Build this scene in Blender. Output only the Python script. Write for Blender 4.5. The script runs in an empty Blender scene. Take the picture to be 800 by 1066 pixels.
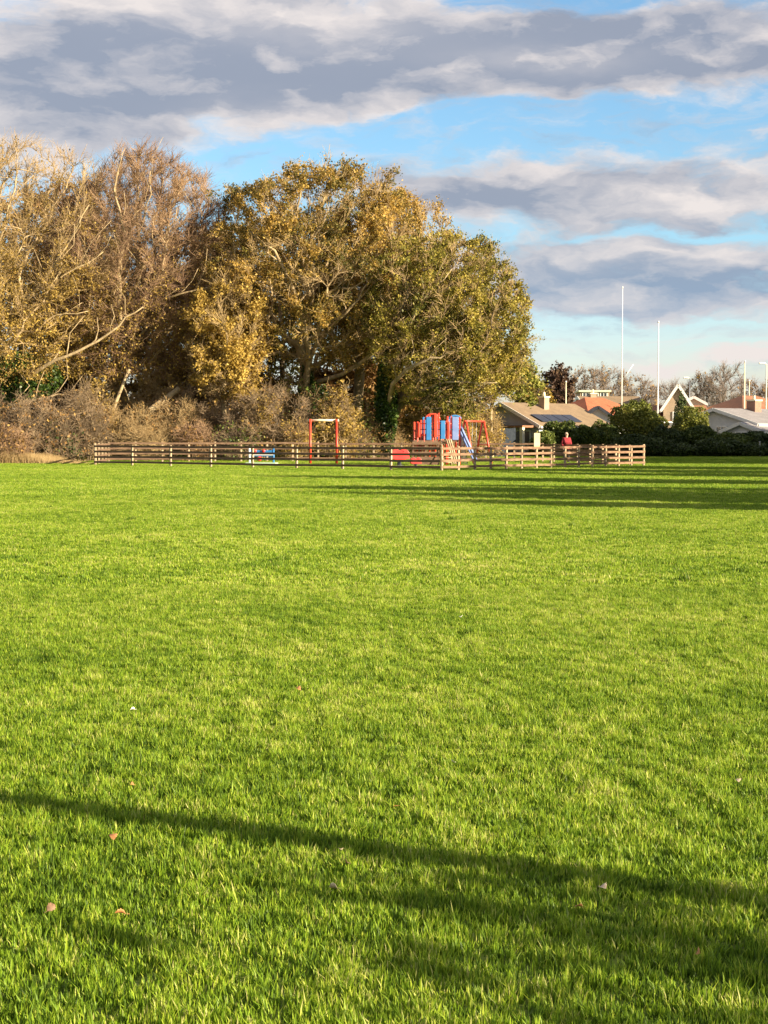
import bpy, bmesh, math, random
import numpy as np
from mathutils import Vector, Matrix

SC = bpy.context.scene
COL = SC.collection
F = 1600.0                      # focal length in photo pixels (800 wide)
CAMZ = 1.6
TILT = math.radians(2.86)

# ------------------------------------------------------------------ camera
cam_d = bpy.data.cameras.new("camera"); cam = bpy.data.objects.new("camera", cam_d); COL.objects.link(cam)
cam.location = (0, 0, CAMZ); cam.rotation_euler = (math.radians(90) - TILT, 0, 0)
cam_d.sensor_fit = 'HORIZONTAL'; cam_d.sensor_width = 36; cam_d.lens = 72
cam_d.clip_start = 0.1; cam_d.clip_end = 4000
SC.camera = cam
SC.view_settings.view_transform = 'Standard'; SC.view_settings.look = 'None'
SC.view_settings.gamma = 1; SC.view_settings.use_curve_mapping = False
SC.view_settings.exposure = 1.6
SC.cycles.max_bounces = 6; SC.cycles.diffuse_bounces = 3; SC.cycles.transparent_max_bounces = 8

# ------------------------------------------------------------------ sun and sky
SUN_EL = math.radians(17); SUN_AZ = math.atan2(0.894, -0.45)     # azimuth from +Y towards +X
to_sun = Vector((math.sin(SUN_AZ)*math.cos(SUN_EL), math.cos(SUN_AZ)*math.cos(SUN_EL), math.sin(SUN_EL)))
sl = bpy.data.lights.new("sun", 'SUN'); so = bpy.data.objects.new("sun", sl); COL.objects.link(so)
sl.energy = 5.0; sl.angle = math.radians(0.53); sl.color = (1.0, 0.84, 0.60)
so.rotation_euler = (-to_sun).to_track_quat('-Z', 'Y').to_euler(); so.location = (60, -30, 40)

W = bpy.data.worlds.new("World"); SC.world = W; W.use_nodes = True
nt = W.node_tree; nt.nodes.clear()
def N(t, **kw):
    n = nt.nodes.new(t)
    for k, v in kw.items(): setattr(n, k, v)
    return n
def lk(a, b): nt.links.new(a, b)
def M(op, a, b=None, c=None, clamp=False):
    n = N('ShaderNodeMath', operation=op); n.use_clamp = clamp
    for i, v in enumerate((a, b, c)):
        if v is None: continue
        if isinstance(v, (int, float)): n.inputs[i].default_value = v
        else: lk(v, n.inputs[i])
    return n.outputs[0]
def mixc(fac, a, b, blend='MIX'):
    n = N('ShaderNodeMix', data_type='RGBA', blend_type=blend)
    for s, v in ((n.inputs[0], fac), (n.inputs[6], a), (n.inputs[7], b)):
        if isinstance(v, (int, float)): s.default_value = v
        elif isinstance(v, tuple): s.default_value = (*v, 1)
        else: lk(v, s)
    return n.outputs[2]
def smooth(v, lo, hi):
    n = N('ShaderNodeMapRange', interpolation_type='SMOOTHSTEP'); lk(v, n.inputs[0])
    n.inputs[1].default_value = lo; n.inputs[2].default_value = hi
    return n.outputs[0]
tc = N('ShaderNodeTexCoord'); sep = N('ShaderNodeSeparateXYZ'); lk(tc.outputs['Generated'], sep.inputs[0])
az = M('ARCTAN2', sep.outputs[0], sep.outputs[1]); el = M('ARCSINE', sep.outputs[2])
def noise(vec, scale, detail=6, rough=0.55, dist=0.0):
    n = N('ShaderNodeTexNoise'); lk(vec, n.inputs['Vector'])
    n.inputs['Scale'].default_value = scale; n.inputs['Detail'].default_value = detail
    n.inputs['Roughness'].default_value = rough; n.inputs['Distortion'].default_value = dist
    return n
comb = N('ShaderNodeCombineXYZ'); lk(az, comb.inputs[0]); lk(M('MULTIPLY', el, 2.6), comb.inputs[1])
warp = noise(comb.outputs[0], 11, 5, 0.6)
wsub = N('ShaderNodeVectorMath', operation='SUBTRACT'); lk(warp.outputs['Color'], wsub.inputs[0]); wsub.inputs[1].default_value = (.5, .5, .5)
wmul = N('ShaderNodeVectorMath', operation='MULTIPLY'); lk(wsub.outputs[0], wmul.inputs[0]); wmul.inputs[1].default_value = (0.09, 0.11, 0)
wadd = N('ShaderNodeVectorMath', operation='ADD'); lk(comb.outputs[0], wadd.inputs[0]); lk(wmul.outputs[0], wadd.inputs[1])
P = wadd.outputs[0]
def blob(px, py, sx, sy, w):
    """soft ellipse of cloud cover centred on a direction (px, py of the photo turned into azimuth / elevation)"""
    a = (px-400)/F; e = (453-py)/F*2.6
    s = N('ShaderNodeVectorMath', operation='SUBTRACT'); lk(P, s.inputs[0]); s.inputs[1].default_value = (a, e, 0)
    m = N('ShaderNodeVectorMath', operation='MULTIPLY'); lk(s.outputs[0], m.inputs[0]); m.inputs[1].default_value = (F/sx, F/sy/2.6, 0)
    d = N('ShaderNodeVectorMath', operation='DOT_PRODUCT'); lk(m.outputs[0], d.inputs[0]); lk(m.outputs[0], d.inputs[1])
    return M('MULTIPLY', M('EXPONENT', M('MULTIPLY', d.outputs['Value'], -1.0)), w)
blobs = [(150, 75, 330, 60, 1.0), (470, 78, 260, 42, .9), (720, 62, 190, 42, 1.0), (50, 150, 170, 42, .8), (310, 128, 150, 22, .35), (200, 10, 300, 22, .5),
         (640, 205, 270, 36, .95), (450, 205, 110, 26, .4), (650, 280, 300, 34, .85), (740, 322, 160, 20, .6), (560, 305, 120, 22, .35),
         (700, 382, 55, 11, .75), (768, 372, 28, 12, .8), (800, 8, 110, 12, -.5), (585, 10, 90, 20, -.9), (560, 138, 240, 20, -.75), (330, 165, 80, 14, -.35),
         (790, 150, 70, 13, .45), (700, 248, 140, 7, -.35), (600, 353, 110, 14, -.5), (230, 172, 70, 16, -.3), (745, 355, 100, 14, -.3)]
cov = None
for b in blobs:
    o = blob(*b); cov = o if cov is None else M('ADD', cov, o)
f1 = noise(P, 20, 9, 0.57); f2 = noise(P, 7, 4, 0.5)
# outside the part of the sky the photo shows the same broken cloud goes on
away = M('MULTIPLY', smooth(M('ABSOLUTE', az), 0.27, 0.5), 0.62)
away = M('MAXIMUM', away, M('MULTIPLY', smooth(el, 0.30, 0.45), 0.62))
cov = M('ADD', cov, away)
dens = M('ADD', cov, M('MULTIPLY', M('SUBTRACT', f1.outputs['Fac'], .5), 1.5))
dens = M('ADD', dens, M('MULTIPLY', M('SUBTRACT', f2.outputs['Fac'], .5), 0.5))
mask = M('MULTIPLY', smooth(dens, 0.06, 0.74), smooth(el, 0.0, 0.04))
# relief: the same fine noise sampled a little towards the sun, cream rims on the lit side
offs = N('ShaderNodeVectorMath', operation='ADD'); lk(P, offs.inputs[0]); offs.inputs[1].default_value = (0.010, 0.028, 0)
f3 = noise(offs.outputs[0], 20, 5, 0.5)
relief = M('MULTIPLY', M('SUBTRACT', f1.outputs['Fac'], f3.outputs['Fac']), 2.15)
thin = M('SUBTRACT', 1.0, smooth(dens, 0.3, 1.35))
n4 = noise(comb.outputs[0], 5.5, 3, 0.5)
lit = M('ADD', M('ADD', relief, M('MULTIPLY', thin, .62)), M('MULTIPLY', M('SUBTRACT', n4.outputs['Fac'], .5), 1.3), clamp=True)
for b in [(700, 380, 55, 14, .8), (768, 368, 28, 13, .8), (690, 268, 120, 12, .40), (715, 216, 80, 14, .45), (330, 45, 130, 22, .35), (100, 25, 130, 20, .30), (560, 78, 90, 12, .3), (330, 132, 90, 16, .4), (590, 185, 60, 9, .3)]:
    lit = M('ADD', lit, blob(*b), clamp=True)
cdark = mixc(smooth(el, 0.02, 0.17), (0.25, 0.375, 0.54), (0.300, 0.335, 0.42))
ccol = mixc(lit, cdark, (0.80, 0.73, 0.70))
sky = N('ShaderNodeTexSky', sky_type='NISHITA'); sky.sun_disc = False
sky.sun_elevation = SUN_EL; sky.sun_rotation = SUN_AZ
sky.altitude = 0; sky.air_density = 1.0; sky.dust_density = 0.6; sky.ozone_density = 2.0
SKY_S = 0.058
skyt = mixc(smooth(el, 0.0, 0.14), (1.22, 1.12, 1.30), (0.95, 1.18, 1.27))
skyc = mixc(1.0, sky.outputs[0], skyt, 'MULTIPLY')
vs_ = N('ShaderNodeVectorMath', operation='MULTIPLY'); lk(P, vs_.inputs[0]); vs_.inputs[1].default_value = (1, 1.7, 1)
veil = M('MULTIPLY', smooth(noise(vs_.outputs[0], 20, 7, .6).outputs['Fac'], .42, .74), .50)
csc = N('ShaderNodeVectorMath', operation='SCALE'); lk(ccol, csc.inputs[0]); csc.inputs['Scale'].default_value = 0.365/SKY_S
final = mixc(M('MULTIPLY', M('MAXIMUM', mask, veil), .96), skyc, csc.outputs[0])
bg = N('ShaderNodeBackground'); lk(final, bg.inputs[0]); bg.inputs[1].default_value = SKY_S
wo = N('ShaderNodeOutputWorld'); lk(bg.outputs[0], wo.inputs[0])

# ------------------------------------------------------------------ helpers
rng = np.random.default_rng(7)
def wx(px, d): return (px-400)/F*d
def wz(py, d): return CAMZ + d*math.tan(math.atan((533-py)/F) - TILT)
def tag(o, label=None, cat=None, group=None, kind=None):
    if label: o['label'] = label
    if cat: o['category'] = cat
    if group: o['group'] = group
    if kind: o['kind'] = kind
    return o
def empty(name, loc=(0, 0, 0), rz=0.0):
    o = bpy.data.objects.new(name, None); COL.objects.link(o); o.empty_display_size = .3
    o.location = loc; o.rotation_euler = (0, 0, rz); return o
class MB:
    """collects vertices / faces, links them as one mesh object"""
    def __init__(s): s.v = []; s.f = []
    def add(s, vs, fs):
        b = len(s.v); s.v += [tuple(v) for v in vs]; s.f += [tuple(i+b for i in f) for f in fs]; return s
    def box(s, c, size, rz=0.0, m=None):
        hx, hy, hz = (k/2 for k in size)
        vs = [Vector((x, y, z)) for z in (-hz, hz) for y in (-hy, hy) for x in (-hx, hx)]
        R = m if m is not None else Matrix.Rotation(rz, 3, 'Z')
        vs = [R @ v + Vector(c) for v in vs]
        return s.add(vs, [(0, 2, 3, 1), (4, 5, 7, 6), (0, 1, 5, 4), (1, 3, 7, 5), (3, 2, 6, 7), (2, 0, 4, 6)])
    def bar(s, a, b, w, h):
        a = Vector(a); b = Vector(b); d = b-a; L = d.length
        q = d.to_track_quat('X', 'Z').to_matrix()
        return s.box((a+b)/2, (L, w, h), m=q)
    def tube(s, pts, rs, n=8, cap=True):
        rings = []
        for i, p in enumerate(pts):
            p = Vector(p); t = (Vector(pts[min(i+1, len(pts)-1)]) - Vector(pts[max(i-1, 0)])).normalized()
            u = t.orthogonal().normalized() if i == 0 else (u - t*u.dot(t)).normalized()
            w = t.cross(u); r = rs[i] if hasattr(rs, '__len__') else rs
            rings.append([p + (u*math.cos(2*math.pi*k/n) + w*math.sin(2*math.pi*k/n))*r for k in range(n)])
        vs = [v for R in rings for v in R]; fs = []
        for i in range(len(pts)-1):
            for k in range(n): fs.append((i*n+k, i*n+(k+1) % n, (i+1)*n+(k+1) % n, (i+1)*n+k))
        if cap: fs += [tuple(range(n))[::-1], tuple((len(pts)-1)*n+k for k in range(n))]
        return s.add(vs, fs)
    def build(s, name, mat, parent=None, smooth=False, bevel=0.0):
        me = bpy.data.meshes.new(name); me.from_pydata(s.v, [], s.f); me.materials.append(mat)
        if smooth: me.polygons.foreach_set('use_smooth', [True]*len(me.polygons))
        me.update(); o = bpy.data.objects.new(name, me); COL.objects.link(o)
        if parent: o.parent = parent
        if bevel:
            b = o.modifiers.new('bevel', 'BEVEL'); b.width = bevel; b.segments = 2; b.limit_method = 'ANGLE'
        return o
def np_mesh(name, verts, faces, k, mat, parent=None, tint=None, smooth=False, link=True):
    """fast mesh: verts (n,3), faces (m,k)"""
    me = bpy.data.meshes.new(name); me.vertices.add(len(verts)); me.vertices.foreach_set('co', np.asarray(verts, np.float32).ravel())
    m = len(faces); me.loops.add(m*k); me.polygons.add(m)
    me.loops.foreach_set('vertex_index', np.asarray(faces, np.int32).ravel())
    me.polygons.foreach_set('loop_start', np.arange(0, m*k, k, dtype=np.int32))
    if smooth: me.polygons.foreach_set('use_smooth', np.ones(m, bool))
    if tint is not None:
        a = me.attributes.new('tint', 'FLOAT', 'POINT'); a.data.foreach_set('value', np.asarray(tint, np.float32))
    me.update(calc_edges=True); me.validate(); me.materials.append(mat)
    o = bpy.data.objects.new(name, me)
    if link: COL.objects.link(o)
    if parent: o.parent = parent
    return o

# ------------------------------------------------------------------ materials
def mat(name, col, rough=.7, col2=None, scale=6, bump=0.0, bscale=40, metal=0.0, spec=None, stretch=(1, 1, 1), lo=.35, hi=.65):
    m = bpy.data.materials.new(name); m.use_nodes = True; t = m.node_tree; p = t.nodes['Principled BSDF']
    p.inputs['Base Color'].default_value = (*col, 1); p.inputs['Roughness'].default_value = rough; p.inputs['Metallic'].default_value = metal
    if spec is not None: p.inputs['Specular IOR Level'].default_value = spec
    g = t.nodes.new('ShaderNodeTexCoord'); mp = t.nodes.new('ShaderNodeMapping'); mp.inputs['Scale'].default_value = stretch
    t.links.new(g.outputs['Object'], mp.inputs[0])
    if col2 is not None:
        n = t.nodes.new('ShaderNodeTexNoise'); n.inputs['Scale'].default_value = scale; n.inputs['Detail'].default_value = 6
        t.links.new(mp.outputs[0], n.inputs['Vector'])
        r = t.nodes.new('ShaderNodeValToRGB'); r.color_ramp.elements[0].position = lo; r.color_ramp.elements[1].position = hi
        r.color_ramp.elements[0].color = (*col, 1); r.color_ramp.elements[1].color = (*col2, 1)
        t.links.new(n.outputs['Fac'], r.inputs[0]); t.links.new(r.outputs[0], p.inputs['Base Color'])
    if bump:
        n = t.nodes.new('ShaderNodeTexNoise'); n.inputs['Scale'].default_value = bscale; n.inputs['Detail'].default_value = 5
        t.links.new(mp.outputs[0], n.inputs['Vector'])
        b = t.nodes.new('ShaderNodeBump'); b.inputs['Strength'].default_value = bump; b.inputs['Distance'].default_value = .05
        t.links.new(n.outputs['Fac'], b.inputs['Height']); t.links.new(b.outputs[0], p.inputs['Normal'])
    return m
def leaf_mat(name, stops, trans=.35, rough=.55, world_noise=None, spec=.3, wamp=0.5):
    """foliage: colour from the per-leaf tint (and large-scale patches), part of the light passes through"""
    m = bpy.data.materials.new(name); m.use_nodes = True; t = m.node_tree; p = t.nodes['Principled BSDF']
    a = t.nodes.new('ShaderNodeAttribute'); a.attribute_name = 'tint'
    r = t.nodes.new('ShaderNodeValToRGB'); e = r.color_ramp.elements
    e[0].position = stops[0][0]; e[0].color = (*stops[0][1], 1); e[1].position = stops[-1][0]; e[1].color = (*stops[-1][1], 1)
    for pos, c in stops[1:-1]:
        k = e.new(pos); k.color = (*c, 1)
    fac = a.outputs['Fac']
    if world_noise:
        g = t.nodes.new('ShaderNodeNewGeometry'); tot = None
        for sc_, amp in world_noise:
            n = t.nodes.new('ShaderNodeTexNoise'); n.inputs['Scale'].default_value = sc_; n.inputs['Detail'].default_value = 3
            t.links.new(g.outputs['Position'], n.inputs['Vector'])
            x = t.nodes.new('ShaderNodeMath'); x.operation = 'MULTIPLY_ADD'; t.links.new(n.outputs['Fac'], x.inputs[0])
            x.inputs[1].default_value = amp; x.inputs[2].default_value = -amp*.5
            y = t.nodes.new('ShaderNodeMath'); y.operation = 'ADD'; t.links.new(fac, y.inputs[0]); t.links.new(x.outputs[0], y.inputs[1]); fac = y.outputs[0]
    t.links.new(fac, r.inputs[0]); t.links.new(r.outputs[0], p.inputs['Base Color'])
    p.inputs['Roughness'].default_value = rough; p.inputs['Specular IOR Level'].default_value = spec
    tr = t.nodes.new('ShaderNodeBsdfTranslucent'); t.links.new(r.outputs[0], tr.inputs[0])
    mx = t.nodes.new('ShaderNodeMixShader'); mx.inputs[0].default_value = trans
    t.links.new(p.outputs[0], mx.inputs[1]); t.links.new(tr.outputs[0], mx.inputs[2])
    t.links.new(mx.outputs[0], t.nodes['Material Output'].inputs[0])
    return m

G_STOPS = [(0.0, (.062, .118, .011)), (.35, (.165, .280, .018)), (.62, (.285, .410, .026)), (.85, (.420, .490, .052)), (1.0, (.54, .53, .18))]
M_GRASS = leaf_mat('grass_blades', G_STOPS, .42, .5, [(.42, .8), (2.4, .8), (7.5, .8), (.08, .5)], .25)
M_DRY = leaf_mat('dry_grass', [(0, (.20, .13, .05)), (1, (.50, .37, .18))], .3)
M_SOIL = mat('turf_ground', (.09, .13, .014), .95, (.21, .27, .028), 3.0, .6, 30)
BARK = mat('bark', (.23, .17, .095), .9, (.42, .33, .19), 5, .8, 14, stretch=(1, 1, .35))
BARK_D = mat('bark_dark', (.085, .065, .045), .9, (.17, .13, .08), 5, .8, 14, stretch=(1, 1, .35))
BARK_P = mat('bark_pale', (.26, .19, .10), .9, (.50, .38, .215), 5, .5, 14, stretch=(1, 1, .35))
TW_RED = mat('twig_red_brown', (.20, .12, .075), .9, (.36, .235, .13), .35)
TW_TAN = mat('twig_tan', (.29, .20, .095), .9, (.44, .32, .15), .4)
TW_GREY = mat('twig_grey_brown', (.13, .093, .056), .9, (.30, .215, .13), .7)
TW_FAR = mat('twig_far', (.15, .12, .11), .9, (.25, .20, .17), .3)
L_GOLD = leaf_mat('leaf_gold', [(0, (.13, .095, .028)), (.35, (.28, .19, .048)), (.7, (.46, .32, .070)), (1, (.66, .48, .12))], .35, .6)
L_OLIVE = leaf_mat('leaf_olive', [(0, (.045, .055, .014)), (.30, (.14, .125, .026)), (.58, (.34, .225, .046)), (.85, (.52, .33, .075)), (1, (.58, .42, .11))], .32, .55)
L_OLIVE2 = leaf_mat('leaf_olive_green', [(0, (.035, .055, .012)), (.30, (.13, .13, .022)), (.58, (.31, .26, .042)), (.85, (.47, .37, .070)), (1, (.52, .42, .10))], .32, .55)
L_RUST = leaf_mat('leaf_rust', [(0, (.10, .05, .02)), (.5, (.28, .16, .055)), (1, (.46, .30, .09))], .3, .6)
L_DARK = leaf_mat('leaf_evergreen', [(0, (.014, .026, .008)), (.5, (.040, .064, .016)), (1, (.09, .12, .03))], .15, .5)
L_HEDGE = leaf_mat('leaf_hedge', [(0, (.03, .05, .012)), (.45, (.10, .14, .025)), (.8, (.17, .19, .04)), (1, (.28, .27, .07))], .25, .5)
L_MAROON = leaf_mat('leaf_maroon', [(0, (.030, .016, .012)), (.5, (.075, .040, .026)), (1, (.15, .085, .05))], .15, .5)
L_YEL = leaf_mat('leaf_yellow_green', [(0, (.07, .09, .018)), (.5, (.20, .22, .035)), (1, (.42, .38, .09))], .3, .5)
L_IVY = leaf_mat('leaf_ivy', [(0, (.010, .025, .006)), (.5, (.035, .07, .012)), (1, (.13, .18, .03))], .2, .4)
L_LITTER = {k: mat('litter_'+k, a, .7, b, 40) for k, a, b in (
    ('orange', (.38, .15, .05), (.55, .27, .10)), ('pale', (.45, .33, .21), (.62, .50, .35)), ('brown', (.12, .07, .04), (.26, .15, .08)), ('white', (.58, .54, .47), (.72, .68, .60)))}
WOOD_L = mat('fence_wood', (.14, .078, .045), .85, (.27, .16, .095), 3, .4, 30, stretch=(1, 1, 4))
WOOD_D = mat('fence_wood_dark_shaded', (.10, .058, .035), .85, (.19, .115, .068), 3, .4, 30, stretch=(1, 1, 4))  # fence wood darkened for the back-lit side's shade; also the dark deck timber
WOOD_PALE = mat('post_wood', (.28, .20, .125), .85, (.52, .41, .27), 3, .3, 30)
RED = mat('red_paint', (.58, .045, .022), .4, (.66, .075, .035), 2)
RED_P = mat('red_plastic', (.72, .035, .035), .35, (.78, .06, .05), 2)
BLUE = mat('blue_plastic', (.018, .15, .40), .5, (.04, .21, .48), 2)
LILAC = mat('faded_blue_plastic', (.13, .20, .42), .5, (.20, .27, .50), 2)
WHITE = mat('white_paint', (.74, .73, .70), .5, (.80, .79, .77), 3)
CREAM = mat('cream_paint', (.70, .62, .42), .6, (.76, .69, .50), 3)
RENDER_W = mat('white_render', (.58, .58, .58), .85, (.68, .67, .66), 1.5, .1, 60)
RENDER_G = mat('grey_render', (.40, .43, .50), .85, (.50, .50, .52), 1.5, .1, 60)
GREYM = mat('grey_metal', (.30, .31, .33), .4, (.38, .39, .41), 3, metal=.6)
DARKM = mat('dark_paint', (.025, .028, .04), .5, (.045, .05, .065), 3)
NAVY = mat('navy_boards', (.022, .033, .055), .7, (.045, .06, .085), 4)
RUBBER = mat('rubber', (.03, .03, .03), .8, (.05, .05, .05), 4)
GLASS = mat('window_glass', (.04, .05, .06), .08, (.07, .08, .10), 1, spec=.8)
SOLAR = mat('solar_panel', (.018, .024, .045), .55, (.03, .036, .06), 3)
GREENP = mat('pale_green_paint', (.38, .55, .36), .5, (.45, .60, .42), 3)
BUFF = mat('worn_path', (.26, .21, .13), .95, (.36, .30, .19), 1.2, .5, 20)

def tile_mat(name, c1, c2, c3, sx=3.2, sy=3.2):
    m = bpy.data.materials.new(name); m.use_nodes = True; t = m.node_tree; p = t.nodes['Principled BSDF']
    g = t.nodes.new('ShaderNodeTexCoord'); b = t.nodes.new('ShaderNodeTexBrick')
    b.inputs['Scale'].default_value = sx; b.inputs['Color1'].default_value = (*c1, 1); b.inputs['Color2'].default_value = (*c2, 1); b.inputs['Mortar'].default_value = (*c3, 1)
    b.inputs['Mortar Size'].default_value = .03
    n = t.nodes.new('ShaderNodeTexNoise'); n.inputs['Scale'].default_value = 1.1; n.inputs['Detail'].default_value = 5
    mx = t.nodes.new('ShaderNodeMix'); mx.data_type = 'RGBA'; mx.blend_type = 'MULTIPLY'; mx.inputs[0].default_value = .55
    rr = t.nodes.new('ShaderNodeValToRGB'); rr.color_ramp.elements[0].color = (.55, .55, .55, 1); rr.color_ramp.elements[0].position = .3; rr.color_ramp.elements[1].position = .7
    t.links.new(g.outputs['UV'], b.inputs[0]); t.links.new(g.outputs['Object'], n.inputs['Vector']); t.links.new(n.outputs[0], rr.inputs[0])
    t.links.new(b.outputs[0], mx.inputs[6]); t.links.new(rr.outputs[0], mx.inputs[7]); t.links.new(mx.outputs[2], p.inputs['Base Color'])
    p.inputs['Roughness'].default_value = .85
    return m
T_TAN = tile_mat('tiles_tan', (.30, .21, .12), (.25, .17, .10), (.16, .12, .08))
T_ORANGE = tile_mat('tiles_orange', (.52, .16, .07), (.43, .12, .05), (.22, .08, .04))
T_BROWN = tile_mat('tiles_brown', (.42, .19, .10), (.35, .155, .08), (.14, .08, .05))
T_GREY = tile_mat('tiles_grey', (.34, .32, .33), (.29, .27, .28), (.15, .14, .14))
BRICK = tile_mat('brick', (.36, .14, .085), (.28, .10, .06), (.35, .30, .25), 4)
BRICK_T = tile_mat('brick_tan', (.46, .32, .20), (.38, .26, .16), (.42, .38, .32), 4)

# ------------------------------------------------------------------ ground
gx = np.concatenate([np.linspace(-900, -80, 14), np.linspace(-70, 70, 57), np.linspace(80, 900, 14)])
gy = np.concatenate([np.linspace(-300, -20, 10), np.linspace(-15, 140, 63), np.linspace(150, 1800, 18)])
GX, GY = np.meshgrid(gx, gy); gv = np.stack([GX.ravel(), GY.ravel(), np.zeros(GX.size)], 1)
nx, ny = len(gx), len(gy); ii = (np.arange(ny-1)[:, None]*nx + np.arange(nx-1)).ravel()
tag(np_mesh('ground', gv, np.stack([ii, ii+1, ii+nx+1, ii+nx], 1), 4, M_SOIL), kind='structure')

# ------------------------------------------------------------------ grass (stuff): blade patches instanced on a point grid
def smooth_noise2(x, y, k, seed):
    r = np.random.default_rng(seed); s = np.zeros_like(x)
    for _ in range(9):
        a = r.uniform(0, 2*np.pi); q = k*r.uniform(.6, 1.9)*2*np.pi
        s += np.sin((x*np.cos(a)+y*np.sin(a))*q + r.uniform(0, 6.28))
    return s/9*1.9
def grass_patch(name, size, n, h0, h1, w, seed, seg=2, clump=3.0, spots=0):
    r = np.random.default_rng(seed)
    x = r.uniform(-size/2, size/2, n); y = r.uniform(-size/2, size/2, n)
    kk = max(1, n//7); idx = r.integers(0, kk, n)                         # tufts: blades gather round shared roots
    sp = size/math.sqrt(kk)*.42
    tx = x[idx] + r.normal(0, sp, n); ty = y[idx] + r.normal(0, sp, n); own = r.random(n) < .35
    x = np.where(own, x, (tx+size/2) % size - size/2); y = np.where(own, y, (ty+size/2) % size - size/2)
    nz = smooth_noise2(x, y, clump, seed+1); nz2 = smooth_noise2(x, y, clump*3.3, seed+2)
    h = r.uniform(h0, h1, n)*(1 + .38*nz + .32*nz2); h = np.where(r.random(n) < .02, h*1.5, h); h = np.maximum(h, h0*.4)
    darker = np.zeros(n)
    for _ in range(spots):                                                 # rank tussocks and thin worn spots
        cx_, cy_ = r.uniform(-size*.42, size*.42, 2); rad_ = r.uniform(.05, .17); el_ = r.uniform(.5, 1.0)
        q = np.exp(-(((x-cx_)/rad_)**2 + ((y-cy_)/(rad_*el_))**2)); sg = r.choice([.55, .35, -.55])
        h = h*(1+sg*q); darker += q*(-.16 if sg > 0 else .18)
    lean_a = r.uniform(0, 2*np.pi, n) + .0; lean = h*np.abs(r.normal(.30, .28, n)) 
    lx = np.cos(lean_a)*lean + .10*h*nz2; ly = np.sin(lean_a)*lean
    wa = lean_a + np.pi/2 + r.normal(0, .5, n); ww = w*r.uniform(.6, 1.3, n)/2
    px, py = np.cos(wa)*ww, np.sin(wa)*ww
    z0 = np.zeros(n)
    tint = np.clip(.51 + .23*r.normal(0, 1, n) + .10*nz - .07*nz2, 0, 1); tint = np.clip(tint+darker, 0, 1); tint = np.where(r.random(n) < .025, 1.0, tint)
    if seg == 2:
        v = np.stack([np.stack([x-px, y-py, z0], 1), np.stack([x+px, y+py, z0], 1),
                      np.stack([x+.38*lx+px*.85, y+.38*ly+py*.85, .60*h], 1), np.stack([x+.38*lx-px*.85, y+.38*ly-py*.85, .60*h], 1),
                      np.stack([x+lx, y+ly, h], 1)], 1).reshape(-1, 3)
        b = np.arange(n)*5
        f = np.concatenate([np.stack([b, b+1, b+2], 1), np.stack([b, b+2, b+3], 1), np.stack([b+3, b+2, b+4], 1)])
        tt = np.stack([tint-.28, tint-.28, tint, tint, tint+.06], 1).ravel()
    else:
        v = np.stack([np.stack([x-px, y-py, z0], 1), np.stack([x+px, y+py, z0], 1), np.stack([x+lx, y+ly, h], 1)], 1).reshape(-1, 3)
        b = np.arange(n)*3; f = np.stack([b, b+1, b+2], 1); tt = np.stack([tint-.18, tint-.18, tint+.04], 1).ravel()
    return np_mesh(name, v, f, 3, M_GRASS, tint=tt, link=False)
gcol = bpy.data.collections.new('grass_sources')
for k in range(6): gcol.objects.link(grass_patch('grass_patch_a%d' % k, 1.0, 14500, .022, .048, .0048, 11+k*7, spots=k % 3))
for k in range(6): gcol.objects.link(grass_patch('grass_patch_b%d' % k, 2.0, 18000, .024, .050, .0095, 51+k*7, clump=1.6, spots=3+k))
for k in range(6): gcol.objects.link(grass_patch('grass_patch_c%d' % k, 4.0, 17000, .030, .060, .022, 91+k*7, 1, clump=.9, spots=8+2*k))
pts, idx, rots = [], [], []
def inview(x, y, m): return abs(x) < .27*max(y, 0) + m
r = np.random.default_rng(3)
for gy_ in np.arange(0, 16, 1.0):
    for gx_ in np.arange(-12, 12, 1.0):
        if gy_ >= 2 and inview(gx_+.5, gy_+1, 2.2): pts.append((gx_+.5, gy_+.5, 0.)); idx.append(r.integers(0, 6)); rots.append(r.integers(0, 4)*math.pi/2)
for gy_ in np.arange(16, 40, 2.0):
    for gx_ in np.arange(-24, 24, 2.0):
        if inview(gx_+1, gy_+2, 3): pts.append((gx_+1, gy_+1, 0.)); idx.append(6+r.integers(0, 6)); rots.append(r.integers(0, 4)*math.pi/2)
for gy_ in np.arange(40, 124, 4.0):
    for gx_ in np.arange(-48, 48, 4.0):
        if inview(gx_+2, gy_+4, 6) : pts.append((gx_+2, gy_+2, 0.)); idx.append(12+r.integers(0, 6)); rots.append(r.integers(0, 4)*math.pi/2)
gm = bpy.data.meshes.new('grass'); gm.from_pydata(pts, [], [])
a = gm.attributes.new('pick', 'INT', 'POINT'); a.data.foreach_set('value', np.array(idx, np.int32))
a = gm.attributes.new('turn', 'FLOAT', 'POINT'); a.data.foreach_set('value', np.array(rots, np.float32))
gob = bpy.data.objects.new('grass', gm); COL.objects.link(gob); gm.materials.append(M_GRASS)
tag(gob, 'bright green mown grass covering the whole playing field', 'grass', kind='stuff')
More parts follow.
